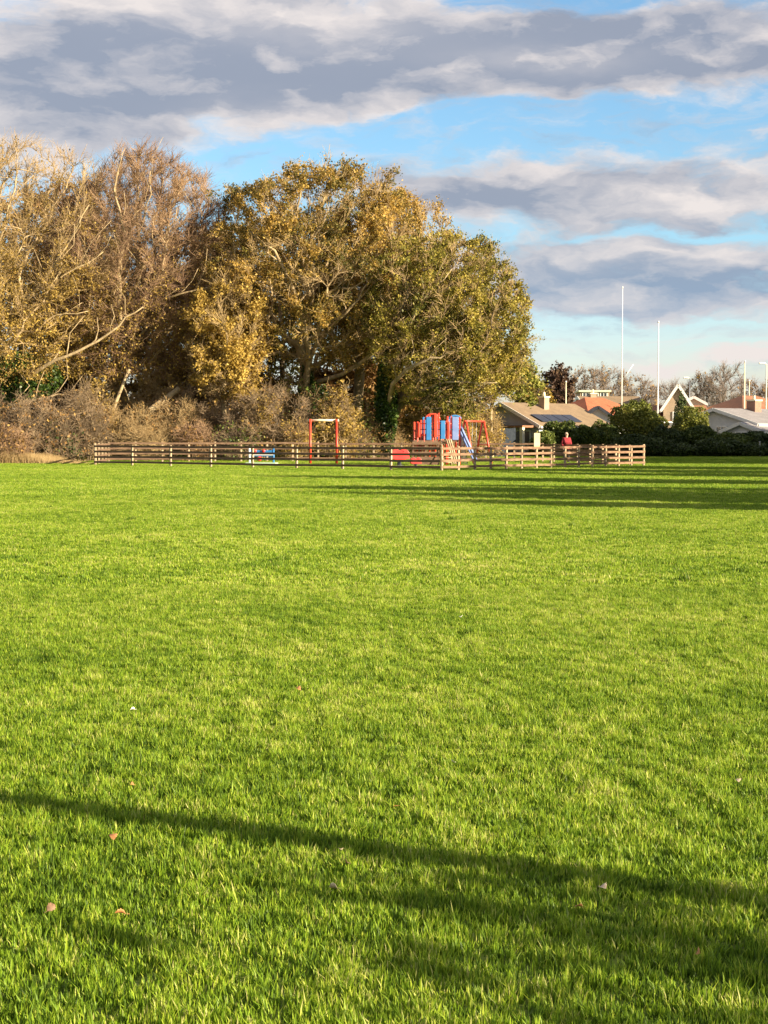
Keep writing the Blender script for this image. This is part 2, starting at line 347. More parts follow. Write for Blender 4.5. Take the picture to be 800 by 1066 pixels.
def add_gn(ob, coll, name):
    ng = bpy.data.node_groups.new(name, 'GeometryNodeTree')
    ng.interface.new_socket('Geometry', in_out='INPUT', socket_type='NodeSocketGeometry'); ng.interface.new_socket('Geometry', in_out='OUTPUT', socket_type='NodeSocketGeometry')
    gi = ng.nodes.new('NodeGroupInput'); go = ng.nodes.new('NodeGroupOutput')
    ci = ng.nodes.new('GeometryNodeCollectionInfo'); ci.inputs['Collection'].default_value = coll; ci.inputs['Separate Children'].default_value = True; ci.inputs['Reset Children'].default_value = True
    ip = ng.nodes.new('GeometryNodeInstanceOnPoints'); ip.inputs['Pick Instance'].default_value = True
    na = ng.nodes.new('GeometryNodeInputNamedAttribute'); na.data_type = 'INT'; na.inputs['Name'].default_value = 'pick'
    nb = ng.nodes.new('GeometryNodeInputNamedAttribute'); nb.data_type = 'FLOAT'; nb.inputs['Name'].default_value = 'turn'
    cx = ng.nodes.new('ShaderNodeCombineXYZ')
    L = ng.links.new
    L(gi.outputs[0], ip.inputs['Points']); L(ci.outputs[0], ip.inputs['Instance']); L(na.outputs['Attribute'], ip.inputs['Instance Index'])
    L(nb.outputs['Attribute'], cx.inputs[2]); L(cx.outputs[0], ip.inputs['Rotation']); L(ip.outputs[0], go.inputs[0])
    md = ob.modifiers.new(name, 'NODES'); md.node_group = ng
add_gn(gob, gcol, 'scatter_grass')

# ------------------------------------------------------------------ vegetation generators
def lump(P_, k, seed, n=10):
    r_ = np.random.default_rng(seed); s = np.zeros(len(P_))
    for _ in range(n):
        d = r_.normal(0, 1, 3); d *= k*r_.uniform(.5, 1.6)/np.linalg.norm(d)
        s += np.sin(P_ @ d*2*np.pi + r_.uniform(0, 6.28))
    return s/n*2.0
def frusta(P0, P1, r0, r1, sides):
    d = P1-P0; L = np.linalg.norm(d, axis=1, keepdims=True)+1e-9; d = d/L
    ref = np.where(np.abs(d[:, 2:3]) > .9, np.array([[1., 0, 0]]), np.array([[0, 0, 1.]]))
    u = np.cross(d, ref); u /= np.linalg.norm(u, axis=1, keepdims=True)+1e-9; w = np.cross(d, u)
    n = len(P0); V = np.empty((n, 2*sides, 3))
    for k in range(sides):
        c, s = math.cos(2*math.pi*k/sides), math.sin(2*math.pi*k/sides)
        o = u*c + w*s
        V[:, k] = P0 + o*np.reshape(r0, (-1, 1)); V[:, sides+k] = P1 + o*np.reshape(r1, (-1, 1))
    b = (np.arange(n)*2*sides)[:, None]
    Fs = np.concatenate([b + np.array([[k, (k+1) % sides, sides+(k+1) % sides, sides+k]]) for k in range(sides)])
    return V.reshape(-1, 3), Fs
def cards(C_, size, r_, flat=0.0):
    """leaf faces: rhombs with random facing"""
    n = len(C_); a = r_.normal(0, 1, (n, 3)); a[:, 2] += flat*0; a /= np.linalg.norm(a, axis=1, keepdims=True)
    b = r_.normal(0, 1, (n, 3)); b -= a*(a*b).sum(1, keepdims=True); b /= np.linalg.norm(b, axis=1, keepdims=True)
    s = np.reshape(size, (-1, 1)) * np.ones((n, 1)); c = np.cross(a, b)
    V = np.stack([C_-a*s*.55, C_+b*s*.34+c*s*.10, C_+a*s*.55, C_-b*s*.34+c*s*.10], 1).reshape(-1, 3)
    k = np.arange(n)*4
    return V, np.stack([k, k+1, k+2, k+3], 1)
def colonize(start, attract, step, di, dk, r_, jitter=.18, up=.06, maxit=170):
    pos = [np.array(p, float) for p in start[0]]; par = list(start[1])
    A = attract.copy(); nodes = np.array(pos)
    D = np.linalg.norm(A[:, None]-nodes[None], axis=2); near = D.argmin(1); nd = D.min(1); cur = 0
    for it in range(maxit):
        act = nd < di
        if not act.any():
            di *= 1.3
            if di > 60: break
            continue
        vec = A[act]-nodes[near[act]]; vec /= np.linalg.norm(vec, axis=1, keepdims=True)+1e-9
        ids, inv = np.unique(near[act], return_inverse=True); S = np.zeros((len(ids), 3)); np.add.at(S, inv, vec)
        S /= np.linalg.norm(S, axis=1, keepdims=True)+1e-9; S += r_.normal(0, jitter, S.shape); S[:, 2] += up; S /= np.linalg.norm(S, axis=1, keepdims=True)
        new = nodes[ids]+S*step; b = len(nodes); nodes = np.concatenate([nodes, new]); par += ids.tolist()
        D = np.linalg.norm(A[:, None]-new[None], axis=2); m = D.min(1); am = D.argmin(1); c = m < nd
        nd = np.where(c, m, nd); near = np.where(c, am+b, near); keep = nd > dk
        A, nd, near = A[keep], nd[keep], near[keep]
        if len(A) == 0 or len(nodes) > 7000: break
    return nodes, np.array(par)
def crown_points(cen, rad, n, seed, r_, low=-.8, shell=.45, lumpy=.10):
    d = r_.normal(0, 1, (n*3, 3)); d /= np.linalg.norm(d, axis=1, keepdims=True)
    R = r_.random(n*3)**shell; R = np.where(r_.random(n*3) < .35, r_.uniform(.86, 1.0, n*3), R); q = 1 + lumpy*lump(d, .8, seed) + lumpy*.5*lump(d, 2.2, seed+5)
    p = d*(R*q)[:, None]; p = p[p[:, 2] > low][:n]
    return np.array(cen) + p*np.array(rad)
def make_tree(name, label, cat, base, cen, rad, seed, bark, twig, leaf, n_att=1100, step=.55, trunk_r=.4, leaves=40000, leaf_size=.19,
              twigs=9, twig_len=1.1, twig_up=.35, low=-.8, fork=None, leaf_pow=1.0, group=None, lean=(0, 0), leaf_low=None, clump=.22, tint_fn=None,
              limb_r=1.0, wobble=1.0, twig_r=.014, leafmul=None, shell=.45):
    r_ = np.random.default_rng(seed); base = np.array(base, float); root = empty(name, base.tolist()); tag(root, label, cat, group)
    cen = np.array(cen, float)-base; rad = np.array(rad, float)
    att = crown_points(cen, rad, n_att, seed, r_, low, shell); att = att[att[:, 2] > .6]
    fork = fork if fork is not None else max(1.5, cen[2]-rad[2]*.75)
    st, pr = [(0, 0, -.15)], [-1]; k = int(fork/.6)
    wob = wobble*r_.normal(0, .05, (k+2, 2)).cumsum(0)
    for i in range(1, k+1):
        z = fork*i/k; st.append((wob[i, 0]*.7+lean[0]*z, wob[i, 1]*.7+lean[1]*z, z)); pr.append(i-1)
    nodes, par = colonize((st, pr), att, step, step*5.5, step*1.35, r_)
    n = len(nodes); kids = np.bincount(par[1:], minlength=n); load = np.where(kids == 0, 1.0, 0.0)
    for i in range(n-1, 0, -1): load[par[i]] += load[i]
    rr = .018*limb_r*load**.52; sc_ = trunk_r/rr[1]; rr = np.maximum(.018, rr*(1+(sc_-1)*np.clip(load/load.max(), 0, 1)**.35)) if sc_ > 0 else rr
    rr[0] = trunk_r*1.55; 
    if len(rr) > 1: rr[1] = max(rr[1], trunk_r*1.12)
    # smooth kinks
    for _ in range(2):
        av = nodes.copy(); cnt = np.ones(n); av[par[1:]] += 0
        mid = nodes.copy(); ch = np.zeros((n, 3)); cc = np.zeros(n); np.add.at(ch, par[1:], nodes[1:]); np.add.at(cc, par[1:], 1)
        ok = (cc > 0) & (np.arange(n) > 0); mid[ok] = .5*nodes[ok] + .25*ch[ok]/cc[ok][:, None] + .25*nodes[par[ok]]
        nodes = mid
    i1 = np.arange(1, n); i0 = par[1:]; thick = rr[i1] > .07
    # radius at the start of a child segment: no wider than the parent's
    ra = np.minimum(rr[i0], rr[i1]*1.25 + .004)
    isl = np.minimum(thick, True)
    if True:
        V, Fq = frusta(nodes[i0[thick]], nodes[i1[thick]] + (nodes[i1[thick]]-nodes[i0[thick]])*.08, ra[thick], rr[i1[thick]], 9)
    th = ~thick
    V1, F1 = frusta(nodes[i0[th]], nodes[i1[th]] + (nodes[i1[th]]-nodes[i0[th]])*.05, ra[th], rr[i1[th]], 4)
    np_mesh('trunk', np.concatenate([V, V1]), np.concatenate([Fq, F1+len(V)]), 4, bark, root, smooth=True)
    # twigs spread from the thin wood
    src = np.where(rr < .075)[0]; src = src[src > k]
    src = np.repeat(src, twigs); m = len(src)
    o = nodes[src] + r_.normal(0, .05, (m, 3)); gd = nodes[src]-nodes[par[src]]; gd /= np.linalg.norm(gd, axis=1, keepdims=True)+1e-9
    out = (nodes[src]-cen)/rad; dirn = gd*.7 + out*.35 + r_.normal(0, .55, (m, 3)); dirn[:, 2] += twig_up; dirn /= np.linalg.norm(dirn, axis=1, keepdims=True)
    Ls = twig_len*r_.uniform(.4, 1.15, m)[:, None]
    mid = o + dirn*Ls*.5; d2 = dirn + r_.normal(0, .35, (m, 3)); d2[:, 2] += twig_up*.6; d2 /= np.linalg.norm(d2, axis=1, keepdims=True); tip = mid + d2*Ls*.5
    d3 = dirn + r_.normal(0, .6, (m, 3)); d3 /= np.linalg.norm(d3, axis=1, keepdims=True); t3 = mid + d3*Ls*.4
    P0 = np.concatenate([o, mid, mid]); P1 = np.concatenate([mid, tip, t3]); w0 = np.concatenate([np.full(m, twig_r), np.full(m, twig_r*.75), np.full(m, twig_r*.65)]); w1 = np.concatenate([np.full(m, twig_r*.75), np.full(m, twig_r*.35), np.full(m, twig_r*.35)])
    V, Fq = frusta(P0, P1, w0, w1, 3); np_mesh('twigs', V, Fq, 4, twig, root)
    if leaves:
        t = r_.random(leaves*3)[:, None]; j = r_.integers(0, m, leaves*3)
        C_ = mid[j]*(1-t) + np.where(r_.random((leaves*3, 1)) < .5, tip[j], t3[j])*t + r_.normal(0, .13, (leaves*3, 3))
        keep = clump*lump(C_, .45, seed+3) + clump*.8*lump(C_, 1.1, seed+4) + r_.normal(0, .12, len(C_))
        if leafmul is not None: keep = keep + leafmul(C_ + base)
        thr = np.sort(keep)[-min(leaves, len(keep))]; C_ = C_[keep >= thr][:leaves]
        sz = leaf_size*r_.uniform(.6, 1.35, len(C_)); V, Fq = cards(C_, sz, r_)
        tn = .50 + .15*r_.normal(0, 1, len(C_)) + .24*lump(C_, .22, seed+9) + .10*lump(C_, .7, seed+10)
        if tint_fn is not None: tn = tn + tint_fn(C_ + base)
        np_mesh('foliage', V, Fq, 4, leaf, root, tint=np.repeat(np.clip(tn, 0, 1), 4))
    return root
def tree_px(name, label, cat, trunk_px, cx, x_half, top, bot, d, seed, bark, twig, leaf, depth=1.0, dy=0, **kw):
    zt, zb = wz(top, d), wz(bot, d); rz_ = (zt-zb)/2; rx = x_half/F*d
    return make_tree(name, label, cat, (wx(trunk_px, d), d+dy, 0), (wx(cx, d), d+dy, (zt+zb)/2), (rx, rx*depth, rz_), seed, bark, twig, leaf, **kw)
def leaf_patch(parent, name, cen, rad, n, size, leaf, seed, shell=.33, low=-1, lumpy=.2, tadd=0.0):
    r_ = np.random.default_rng(seed); p = crown_points(cen, rad, n, seed, r_, low, shell, lumpy)
    kp = lump(p, .8, seed+2)*.3 + r_.random(len(p)); p = p[kp > .32]
    V, Fq = cards(p, size*r_.uniform(.6, 1.4, len(p)), r_)
    tn = .5 + tadd + .2*r_.normal(0, 1, len(p)) + .22*lump(p, .6, seed+4)
    return np_mesh(name, V, Fq, 4, leaf, parent, tint=np.repeat(np.clip(tn, 0, 1), 4))
def copy_thing(root, loc, rz, scale, label, group=None):
    r2 = root.copy(); COL.objects.link(r2); r2.location = loc; r2.rotation_euler = (0, 0, rz); r2.scale = scale; r2['label'] = label
    if group: r2['group'] = group
    for ch in root.children:
        c = ch.copy(); COL.objects.link(c); c.parent = r2
    return r2

# ------------------------------------------------------------------ the trees of the wood
D0 = 103.0
def red_top(P_): return -.10 + 0*P_[:, 2]
tree_px('oak_tree', 'golden brown oak at the left edge with long pale limbs sweeping up to the right', 'tree', -55, 5, 128, 138, 425, D0-3, 101, BARK_P, TW_TAN, L_GOLD,
        n_att=1500, step=.55, trunk_r=.50, leaves=52000, leaf_size=.135, twigs=8, twig_len=1.25, lean=(.08, 0), limb_r=1.25, group='tall trees of the wood', clump=.3,
        leafmul=lambda P_: .9 - .05*P_[:, 2], tint_fn=lambda P_: .18-.022*P_[:, 2])
tree_px('beech_tree', 'round bare tree with a reddish brown twiggy dome above pale forked trunk', 'tree', 124, 143, 98, 155, 420, D0, 102, BARK_P, TW_RED, L_GOLD,
        n_att=2700, step=.48, trunk_r=.42, leaves=24000, leaf_size=.13, twigs=14, twig_len=1.2, twig_up=.22, shell=.36, limb_r=1.15, group='tall trees of the wood', clump=.35,
        leafmul=lambda P_: 1.6 - .16*P_[:, 2], fork=4.5)
tree_px('maple_tree', 'small tree with bright golden leaves between the bare tree and the big oak', 'tree', 232, 236, 44, 285, 428, D0-5, 103, BARK, TW_TAN, L_GOLD,
        n_att=500, step=.42, trunk_r=.17, leaves=24000, leaf_size=.17, twigs=8, twig_len=.9, group='tall trees of the wood', clump=.35, tint_fn=lambda P_: .18 + 0*P_[:, 2])
tree_px('oak_tree', 'largest oak with dense olive gold crown and forked pale trunk behind the red square frame', 'tree', 316, 322, 114, 167, 405, D0, 104, BARK_P, TW_TAN, L_OLIVE,
        n_att=1500, step=.55, trunk_r=.48, leaves=88000, leaf_size=.145, twigs=7, twig_len=1.1, limb_r=1.3, group='tall trees of the wood', clump=.65, fork=4.0)
tree_px('oak_tree', 'oak with a rusty gold top filling the gap between the two biggest crowns', 'tree', 372, 402, 76, 197, 380, D0+4, 105, BARK, TW_TAN, L_OLIVE,
        n_att=900, step=.55, trunk_r=.36, leaves=65000, leaf_size=.145, twigs=7, twig_len=1.1, group='tall trees of the wood', clump=.35, tint_fn=lambda P_: .08 + 0*P_[:, 2])
tree_px('oak_tree', 'oak with olive green crown sloping down to the right over the climbing frame', 'tree', 404, 463, 90, 240, 436, D0-3, 106, BARK_D, TW_TAN, L_OLIVE2,
        n_att=1500, step=.52, trunk_r=.42, leaves=92000, leaf_size=.145, twigs=7, twig_len=1.05, limb_r=1.15, group='tall trees of the wood', clump=.62, lean=(.04, 0), fork=3.2, low=-.95)
tree_px('field_maple', 'small yellow green tree leaning over the bungalow roof', 'tree', 512, 528, 30, 366, 418, D0+6, 107, BARK, TW_TAN, L_YEL,
        n_att=380, step=.4, trunk_r=.13, leaves=9000, leaf_size=.2, twigs=6, twig_len=.8, group='tall trees of the wood', clump=.4, fork=2.6)
# the row behind shows only through the gaps
for k, (tp, cx, xh, top, lab, lf, tw) in enumerate([
        (60, 60, 100, 190, 'shadowed brown tree filling in behind the left oak', L_RUST, TW_RED),
        (215, 205, 74, 240, 'reddish twiggy tree behind the bare round tree and the big oak', L_RUST, TW_RED),
        (300, 300, 100, 215, 'dark tree showing through the crown of the largest oak', L_OLIVE2, TW_GREY),
        (440, 440, 90, 285, 'dark green tree showing through the crown of the right hand oak', L_OLIVE2, TW_GREY)]):
    tree_px('woodland_tree', lab, 'tree', tp, cx, xh, top, 430, D0+16, 120+k, BARK_D, tw, lf, n_att=650, step=.75, trunk_r=.32, leaves=30000, leaf_size=.25,
            twigs=8, twig_len=1.5, twig_r=.02, group='trees at the back of the wood', fork=3, low=-.95)
def add_limbs(root, d, paths, m):
    """large limbs on the camera side of the crown, each leaving the trunk and curving forward"""
    rd = random.Random(root.name+str(len(paths)))
    for pts_, r0 in paths:
        n = len(pts_); P_ = []
        fine = []
        for i in range(n-1):
            for t in (0, .34, .67): fine.append((pts_[i][0]*(1-t)+pts_[i+1][0]*t, pts_[i][1]*(1-t)+pts_[i+1][1]*t, (i+t)/(n-1)))
        fine.append((*pts_[-1], 1.0))
        for i, (px, py, t) in enumerate(fine):
            yy = d - 4.6*math.sin(min(1, t*1.5)*math.pi/2); j = 0 if i == 0 else 1
            P_.append((wx(px, yy)+rd.uniform(-.13, .13)*j-root.location.x, yy-root.location.y, wz(py, yy)+rd.uniform(-.13, .13)*j))
        rs = [max(.025, r0*(1-.82*t**.9)) for *_, t in fine]
        mb = MB().tube(P_, rs, 8)
        for k in range(3, len(P_)-1, 2):           # side branches
            a_ = Vector(P_[k]); dr = (Vector(P_[k+1])-a_).normalized(); sd = (dr+Vector((rd.uniform(-1, 1), rd.uniform(-.6, .2), rd.uniform(-.2, 1.1)))).normalized(); L_ = rd.uniform(.9, 2.3)
            q = [a_, a_+sd*L_*.35, a_+(sd+Vector((rd.uniform(-.3, .3), 0, .25)))*L_*.7, a_+(sd+Vector((rd.uniform(-.5, .5), 0, .5)))*L_]
            mb.tube(q, [rs[k]*.6, rs[k]*.45, rs[k]*.3, .014], 6)
        mb.build('limb', m, root, True)
TREES = {o['label']: o for o in COL.objects if o.get('category') == 'tree'}
def T_(k): return next(o for l, o in TREES.items() if l.startswith(k))
add_limbs(T_('golden brown oak'), D0-3, [([(-40, 440), (0, 425), (20, 405), (30, 389), (60, 376), (95, 361), (125, 337), (150, 318)], .21), ([(-50, 440), (-10, 432), (20, 420), (50, 413), (78, 408)], .17),
    ([(-45, 390), (10, 335), (45, 295), (72, 255), (95, 212)], .16), ([(-45, 350), (-5, 270), (14, 215), (24, 160)], .15), ([(-45, 380), (0, 335), (40, 303), (85, 280), (110, 262)], .13), ([(-40, 410), (12, 372), (34, 345), (60, 330), (92, 322)], .12)], BARK_P)
add_limbs(T_('round bare tree'), D0, [([(124, 400), (121, 362), (127, 332), (124, 292), (131, 245), (122, 205), (126, 180)], .22), ([(124, 315), (150, 275), (172, 250), (188, 215)], .12), ([(125, 345), (160, 318), (196, 303), (222, 296)], .13),
    ([(124, 330), (100, 290), (84, 250), (72, 215)], .12), ([(126, 290), (148, 240), (158, 200), (160, 178)], .09)], BARK_P)
add_limbs(T_('largest oak'), D0, [([(316, 430), (321, 372), (316, 332), (301, 292), (285, 262), (262, 240)], .26), ([(320, 372), (345, 342), (367, 320), (384, 296)], .16), ([(316, 332), (336, 311), (352, 301), (376, 296), (399, 281)], .14),
    ([(322, 400), (372, 382), (402, 356), (425, 342), (446, 337)], .17), ([(312, 322), (290, 314), (270, 298), (258, 278)], .10), ([(314, 310), (318, 270), (330, 240), (328, 212)], .13)], BARK_P)
add_limbs(T_('oak with olive green'), D0-3, [([(404, 432), (408, 398), (432, 380), (458, 371), (482, 362)], .17), ([(406, 410), (420, 350), (442, 310), (470, 280)], .15), ([(408, 420), (452, 402), (486, 396), (516, 398)], .12)], BARK)
# ivy on the two trunks and between
for nm, lab, px, d, h, rr_, sd in (('ivy', 'dark green ivy climbing the trunk left of the climbing frame', 402, D0-3.7, 6.2, .75, 5), ('ivy', 'bright green ivy wrapped round the forked trunk of the largest oak', 320, D0-.8, 5.5, .6, 6),
                              ('ivy', 'clump of dark ivy among the low limbs at the left edge', 25, D0-5, 3.0, 2.4, 8)):
    rt = empty(nm, (wx(px, d), d, 0)); tag(rt, lab, 'ivy', 'ivy in the wood')
    zc = 3.4 if sd != 8 else 5.2
    leaf_patch(rt, 'foliage', (0, 0, zc), (rr_, rr_, h/2 if sd != 8 else 1.6), 6500, .19, L_IVY, sd, tadd=.1 if sd == 6 else -.02)
    st = MB()
    for q in range(4):
        r_ = random.Random(q+sd); a0 = r_.uniform(0, 6.28); st.tube([(math.cos(a0+j*.3)*rr_*.45, math.sin(a0+j*.3)*rr_*.45, j*(zc+h*.3)/7) for j in range(8)], [.05-.005*j for j in range(8)], 5)
    st.build('stem', BARK_D, rt, True)

# ------------------------------------------------------------------ brown thicket behind the fence
def make_bush(name, label, base, w, h, seed, twig, leaf=None, nl=0, group='brown thorn bushes behind the fence', ntw=15, bark=BARK, cat='bush', depth=.8, tl=.8):
    r_ = np.random.default_rng(seed); root = empty(name, base); tag(root, label, cat, group)
    att = crown_points((0, 0, h*.46), (w/2, w/2*depth, h*.54), 260, seed, r_, -.85, .4, .2); att = att[att[:, 2] > .25]
    ns = 5; st = [(0, 0, -.1)]; pr = [-1]
    for q in range(ns): st.append((r_.uniform(-.3, .3)*w, r_.uniform(-.2, .2)*w, .1)); pr.append(0)
    nodes, par = colonize((st, pr), att, .3, 2.0, .4, r_, .3, .1, 60); n = len(nodes)
    kids = np.bincount(par[1:], minlength=n); load = np.where(kids == 0, 1., 0.)
    for i in range(n-1, 0, -1): load[par[i]] += load[i]
    rr = np.clip(.010*load**.5, .012, .06); sel = par[1:] >= 0
    V, Fq = frusta(nodes[par[1:]][sel], nodes[1:][sel], rr[par[1:]][sel], rr[1:][sel], 5); np_mesh('stems', V, Fq, 4, bark, root, smooth=True)
    src = np.repeat(np.arange(ns+1, n), ntw); m = len(src); d = r_.normal(0, 1, (m, 3))*.75; d[:, 2] += .45; d[:, :2] += nodes[src][:, :2]/w*1.2; d /= np.linalg.norm(d, axis=1, keepdims=True)
    L_ = r_.uniform(.3, 1.1, m)[:, None]*tl; o = nodes[src]+r_.normal(0, .08, (m, 3)); mid = o+d*L_*.5; d2 = d+r_.normal(0, .5, (m, 3)); d2 /= np.linalg.norm(d2, axis=1, keepdims=True); tip = mid+d2*L_*.5
    V, Fq = frusta(np.concatenate([o, mid]), np.concatenate([mid, tip]), np.r_[np.full(m, .013), np.full(m, .010)], np.r_[np.full(m, .010), np.full(m, .005)], 3)
    np_mesh('twigs', V, Fq, 4, twig, root)
    if nl:
        j = r_.integers(0, m, nl*2); C_ = tip[j]+r_.normal(0, .1, (nl*2, 3)); k_ = lump(C_, .5, seed+4)+r_.normal(0, .3, nl*2); C_ = C_[np.argsort(-k_)[:nl]]
        C_[:, 2] = np.maximum(C_[:, 2], .08)
        V, Fq = cards(C_, .15*r_.uniform(.5, 1.4, nl), r_)
        np_mesh('foliage', V, Fq, 4, leaf, root, tint=np.repeat(np.clip(.5+.25*r_.normal(0, 1, nl), 0, 1), 4))
    return root
bushes = [(-25, 88, 60, 398, 'grey brown thorn bush cut by the left edge of the picture', TW_GREY, L_RUST, 1100),
          (30, 91, 46, 418, 'wide brown thorn bush above the dry grass at the left', TW_GREY, L_RUST, 1100),
          (78, 94, 44, 402, 'dark bramble bush just left of where the fence begins', TW_GREY, L_RUST, 900),
          (128, 97, 46, 424, 'brown bush behind the left end of the fence', TW_TAN, L_RUST, 1100),
          (178, 98, 46, 418, 'tawny bush behind the two leaning dead trunks', TW_TAN, L_RUST, 1100),
          (222, 99, 44, 390, 'tall pale brown bush below the golden tree', TW_GREY, L_RUST, 900),
          (282, 97, 46, 402, 'pinkish brown bush left of the red square frame', TW_GREY, L_RUST, 900),
          (345, 99, 40, 420, 'brown bush seen through the red square frame', TW_GREY, L_GOLD, 2500),
          (388, 100, 32, 432, 'low brown bush under the ivy covered trunk', TW_TAN, L_RUST, 1100),
          (455, 104, 44, 418, 'tangled bush behind the climbing frame', TW_TAN, L_OLIVE, 6000),
          (500, 109, 22, 420, 'straw coloured bush beside the bungalow gable', TW_TAN, L_GOLD, 3500),
          (108, 101, 34, 388, 'pale brown bush in the hollow behind the thin dead trunk', TW_TAN, L_GOLD, 1500),
          (166, 101, 34, 384, 'pale brown bush in the hollow behind the thick dead trunk', TW_TAN, L_GOLD, 2000),
          (300, 101, 34, 392, 'tangled bush between the ivy covered sapling and the golden tree', TW_TAN, L_YEL, 2500),
          (5, 86.5, 26, 444, 'low reddish bush at the left edge above the dry grass', TW_RED, L_RUST, 700),
          (60, 91.5, 22, 448, 'low dark bush between the dry grass and the fence', TW_GREY, L_DARK, 700),
          (152, 95.2, 24, 446, 'low straw brown bush under the thick dead trunk', TW_TAN, None, 0),
          (205, 95.5, 22, 440, 'low reddish brown bush under the golden tree', TW_RED, L_RUST, 700),
          (250, 95.5, 22, 446, 'low greenish bush above the blue toddler toy', TW_GREY, L_HEDGE, 900),
          (308, 96, 16, 438, 'low tawny bush at the left foot of the red square frame', TW_TAN, L_GOLD, 900)]
for k, (px, d, hw, top, lab, tw, lf, nl) in enumerate(bushes):
    make_bush('thorn_bush', lab.replace('red swing frame', 'red square frame'), (wx(px, d), d, 0), hw*2/F*d, wz(top, d), 200+k, tw, lf, nl)
for k, (px, d, hw, top, lab, lf, nl) in enumerate([(268, 96, 13, 408, 'thin sapling with a few bright yellow leaves left of the red square frame', L_GOLD, 900), (352, 97, 20, 402, 'yellow leaved sapling just right of the red square frame', L_GOLD, 2600),
        (326, 98, 10, 404, 'green ivy covered sapling behind the red square frame', L_IVY, 2600), (100, 96, 16, 392, 'yellow tinged sapling above the left end of the fence', L_GOLD, 1500), (376, 99, 14, 416, 'green holly sapling beside the ivy covered trunk', L_HEDGE, 1500)]):
    make_bush('sapling', lab, (wx(px, d), d, 0), hw*2/F*d, wz(top, d), 240+k, TW_TAN, lf, nl, group='saplings at the edge of the wood', ntw=6)
# low dark growth that closes the foot of the wood
for k, (px, d, hw, top, lab) in enumerate([(40, 106, 90, 400, 'shaded undergrowth deep in the wood at the left'), (200, 108, 90, 395, 'shaded undergrowth deep in the wood behind the golden tree'), (370, 110, 90, 400, 'shaded undergrowth deep in the wood behind the ivy trunk')]):
    rt = empty('undergrowth', (wx(px, d), d, 0)); tag(rt, lab, 'undergrowth', 'undergrowth in the wood')
    leaf_patch(rt, 'foliage', (0, 0, 3.0), (hw/F*d, 2.0, 3.4), 24000, .3, L_RUST, 300+k, low=-.8)
    sb = MB(); r_ = random.Random(k)
    for q in range(14):
        x0 = r_.uniform(-1, 1)*hw/F*d*.8; y0 = r_.uniform(-1, 1); sb.tube([(x0, y0, -.1), (x0+r_.uniform(-.4, .4), y0, 1.4), (x0+r_.uniform(-1, 1), y0, 3.0)], [.05, .04, .02], 5)
    sb.build('stems', BARK_D, rt, True)
# two leaning dead trunks
for lab, pts_, r0 in (('thin pale dead trunk leaning against the thicket', [(114, 440), (121, 420), (128, 400), (134, 384)], .11), ('thick sawn dead trunk leaning up to the right above the fence', [(146, 436), (158, 426), (171, 416), (186, 404)], .20)):
    d = 97.5; rt = empty('dead_trunk', (wx(pts_[0][0], d), d, 0)); tag(rt, lab, 'dead tree', 'leaning dead trunks')
    P_ = [(wx(x, d)-wx(pts_[0][0], d), .3*i-.3, wz(y, d)) for i, (x, y) in enumerate(pts_)]
    foot = Vector(P_[0]) + (Vector(P_[0])-Vector(P_[1])).normalized()*.4; dr = (Vector(P_[0])-Vector(P_[1])); t_ = (P_[0][2]+.1)/max(-dr.z, .1)
    foot = Vector((P_[0][0]+dr.x*t_*.5, 0.6, -.1))
    MB().tube([foot]+P_, [r0*1.25, r0*1.1, r0, r0*.95, r0*.85], 9).build('trunk', BARK, rt, True)
    MB().tube([P_[2], (P_[2][0]+.25, P_[2][1]-.1, P_[2][2]-.55), (P_[2][0]+.4, P_[2][1]-.15, P_[2][2]-1.0)], [.05, .035, .02], 6).build('broken_limb', BARK, rt, True)

# tall dry grass at the foot of the bushes
r_ = np.random.default_rng(44); n = 42000
px_ = r_.uniform(-60, 98, n); d_ = r_.uniform(85.5, 95, n); x = (px_-400)/F*d_; amp = np.clip(.6+.5*smooth_noise2(x, d_*.3, .25, 5), .12, 1.2)*np.clip((100-px_)/70, .10, 1)
h = r_.uniform(.25, .95, n)*amp; la = r_.uniform(0, 6.28, n); le = h*r_.uniform(.1, .6, n); ww = .012
V = np.stack([np.stack([x-ww, d_, 0*x], 1), np.stack([x+ww, d_+.01, 0*x], 1), np.stack([x+np.cos(la)*le, d_+np.sin(la)*le, h], 1)], 1).reshape(-1, 3); b_ = np.arange(n)*3
tag(np_mesh('dry_grass', V, np.stack([b_, b_+1, b_+2], 1), 3, M_DRY, tint=np.repeat(r_.random(n), 3)), 'tall straw coloured dry grass at the foot of the brown bushes', 'grass', kind='stuff')

# ------------------------------------------------------------------ playground fences
FA, FB, FC, FE, FG, FD = (-15.4, 82), (-16.2, 90.5), (2.56, 68.3), (13.6, 80.5), (9.5, 92), (-4.0, 93.5)
def fence(label, A, B, h, sp, wood, postw, nr=4, rail_side=1, wob=.012):
    A = Vector((*A, 0)); B = Vector((*B, 0)); dv = B-A; L = dv.length; u = dv/L; nrm = Vector((u.y, -u.x, 0))*rail_side; ang = math.atan2(u.y, u.x)
    rt = empty('timber_fence', A, ang); tag(rt, label, 'fence', 'timber fences round the playground'); rd = random.Random(label)
    n = max(2, round(L/sp)); zs = [h*(.22+.76*i/(nr-1))-.05 for i in range(nr)]
    side = -rail_side
    for i in range(n+1):
        hh = h + rd.uniform(-.02, .03)
        MB().box((L*i/n, 0, hh/2-.1), (.095, .09, hh+.2), rd.uniform(-.05, .05)).build('post', postw, rt, bevel=.006)
    for z in zs:
        mb = MB(); px0 = 0
        for i in range(n):
            z0 = z+rd.uniform(-wob, wob); mb.bar((L*i/n+.01, side*(.062+.012*(i % 2)), z0), (L*(i+1)/n+.02, side*(.062+.012*(i % 2)), z0+rd.uniform(-wob, wob)), .03, .105)
        mb.build('rail', wood, rt)
    return rt
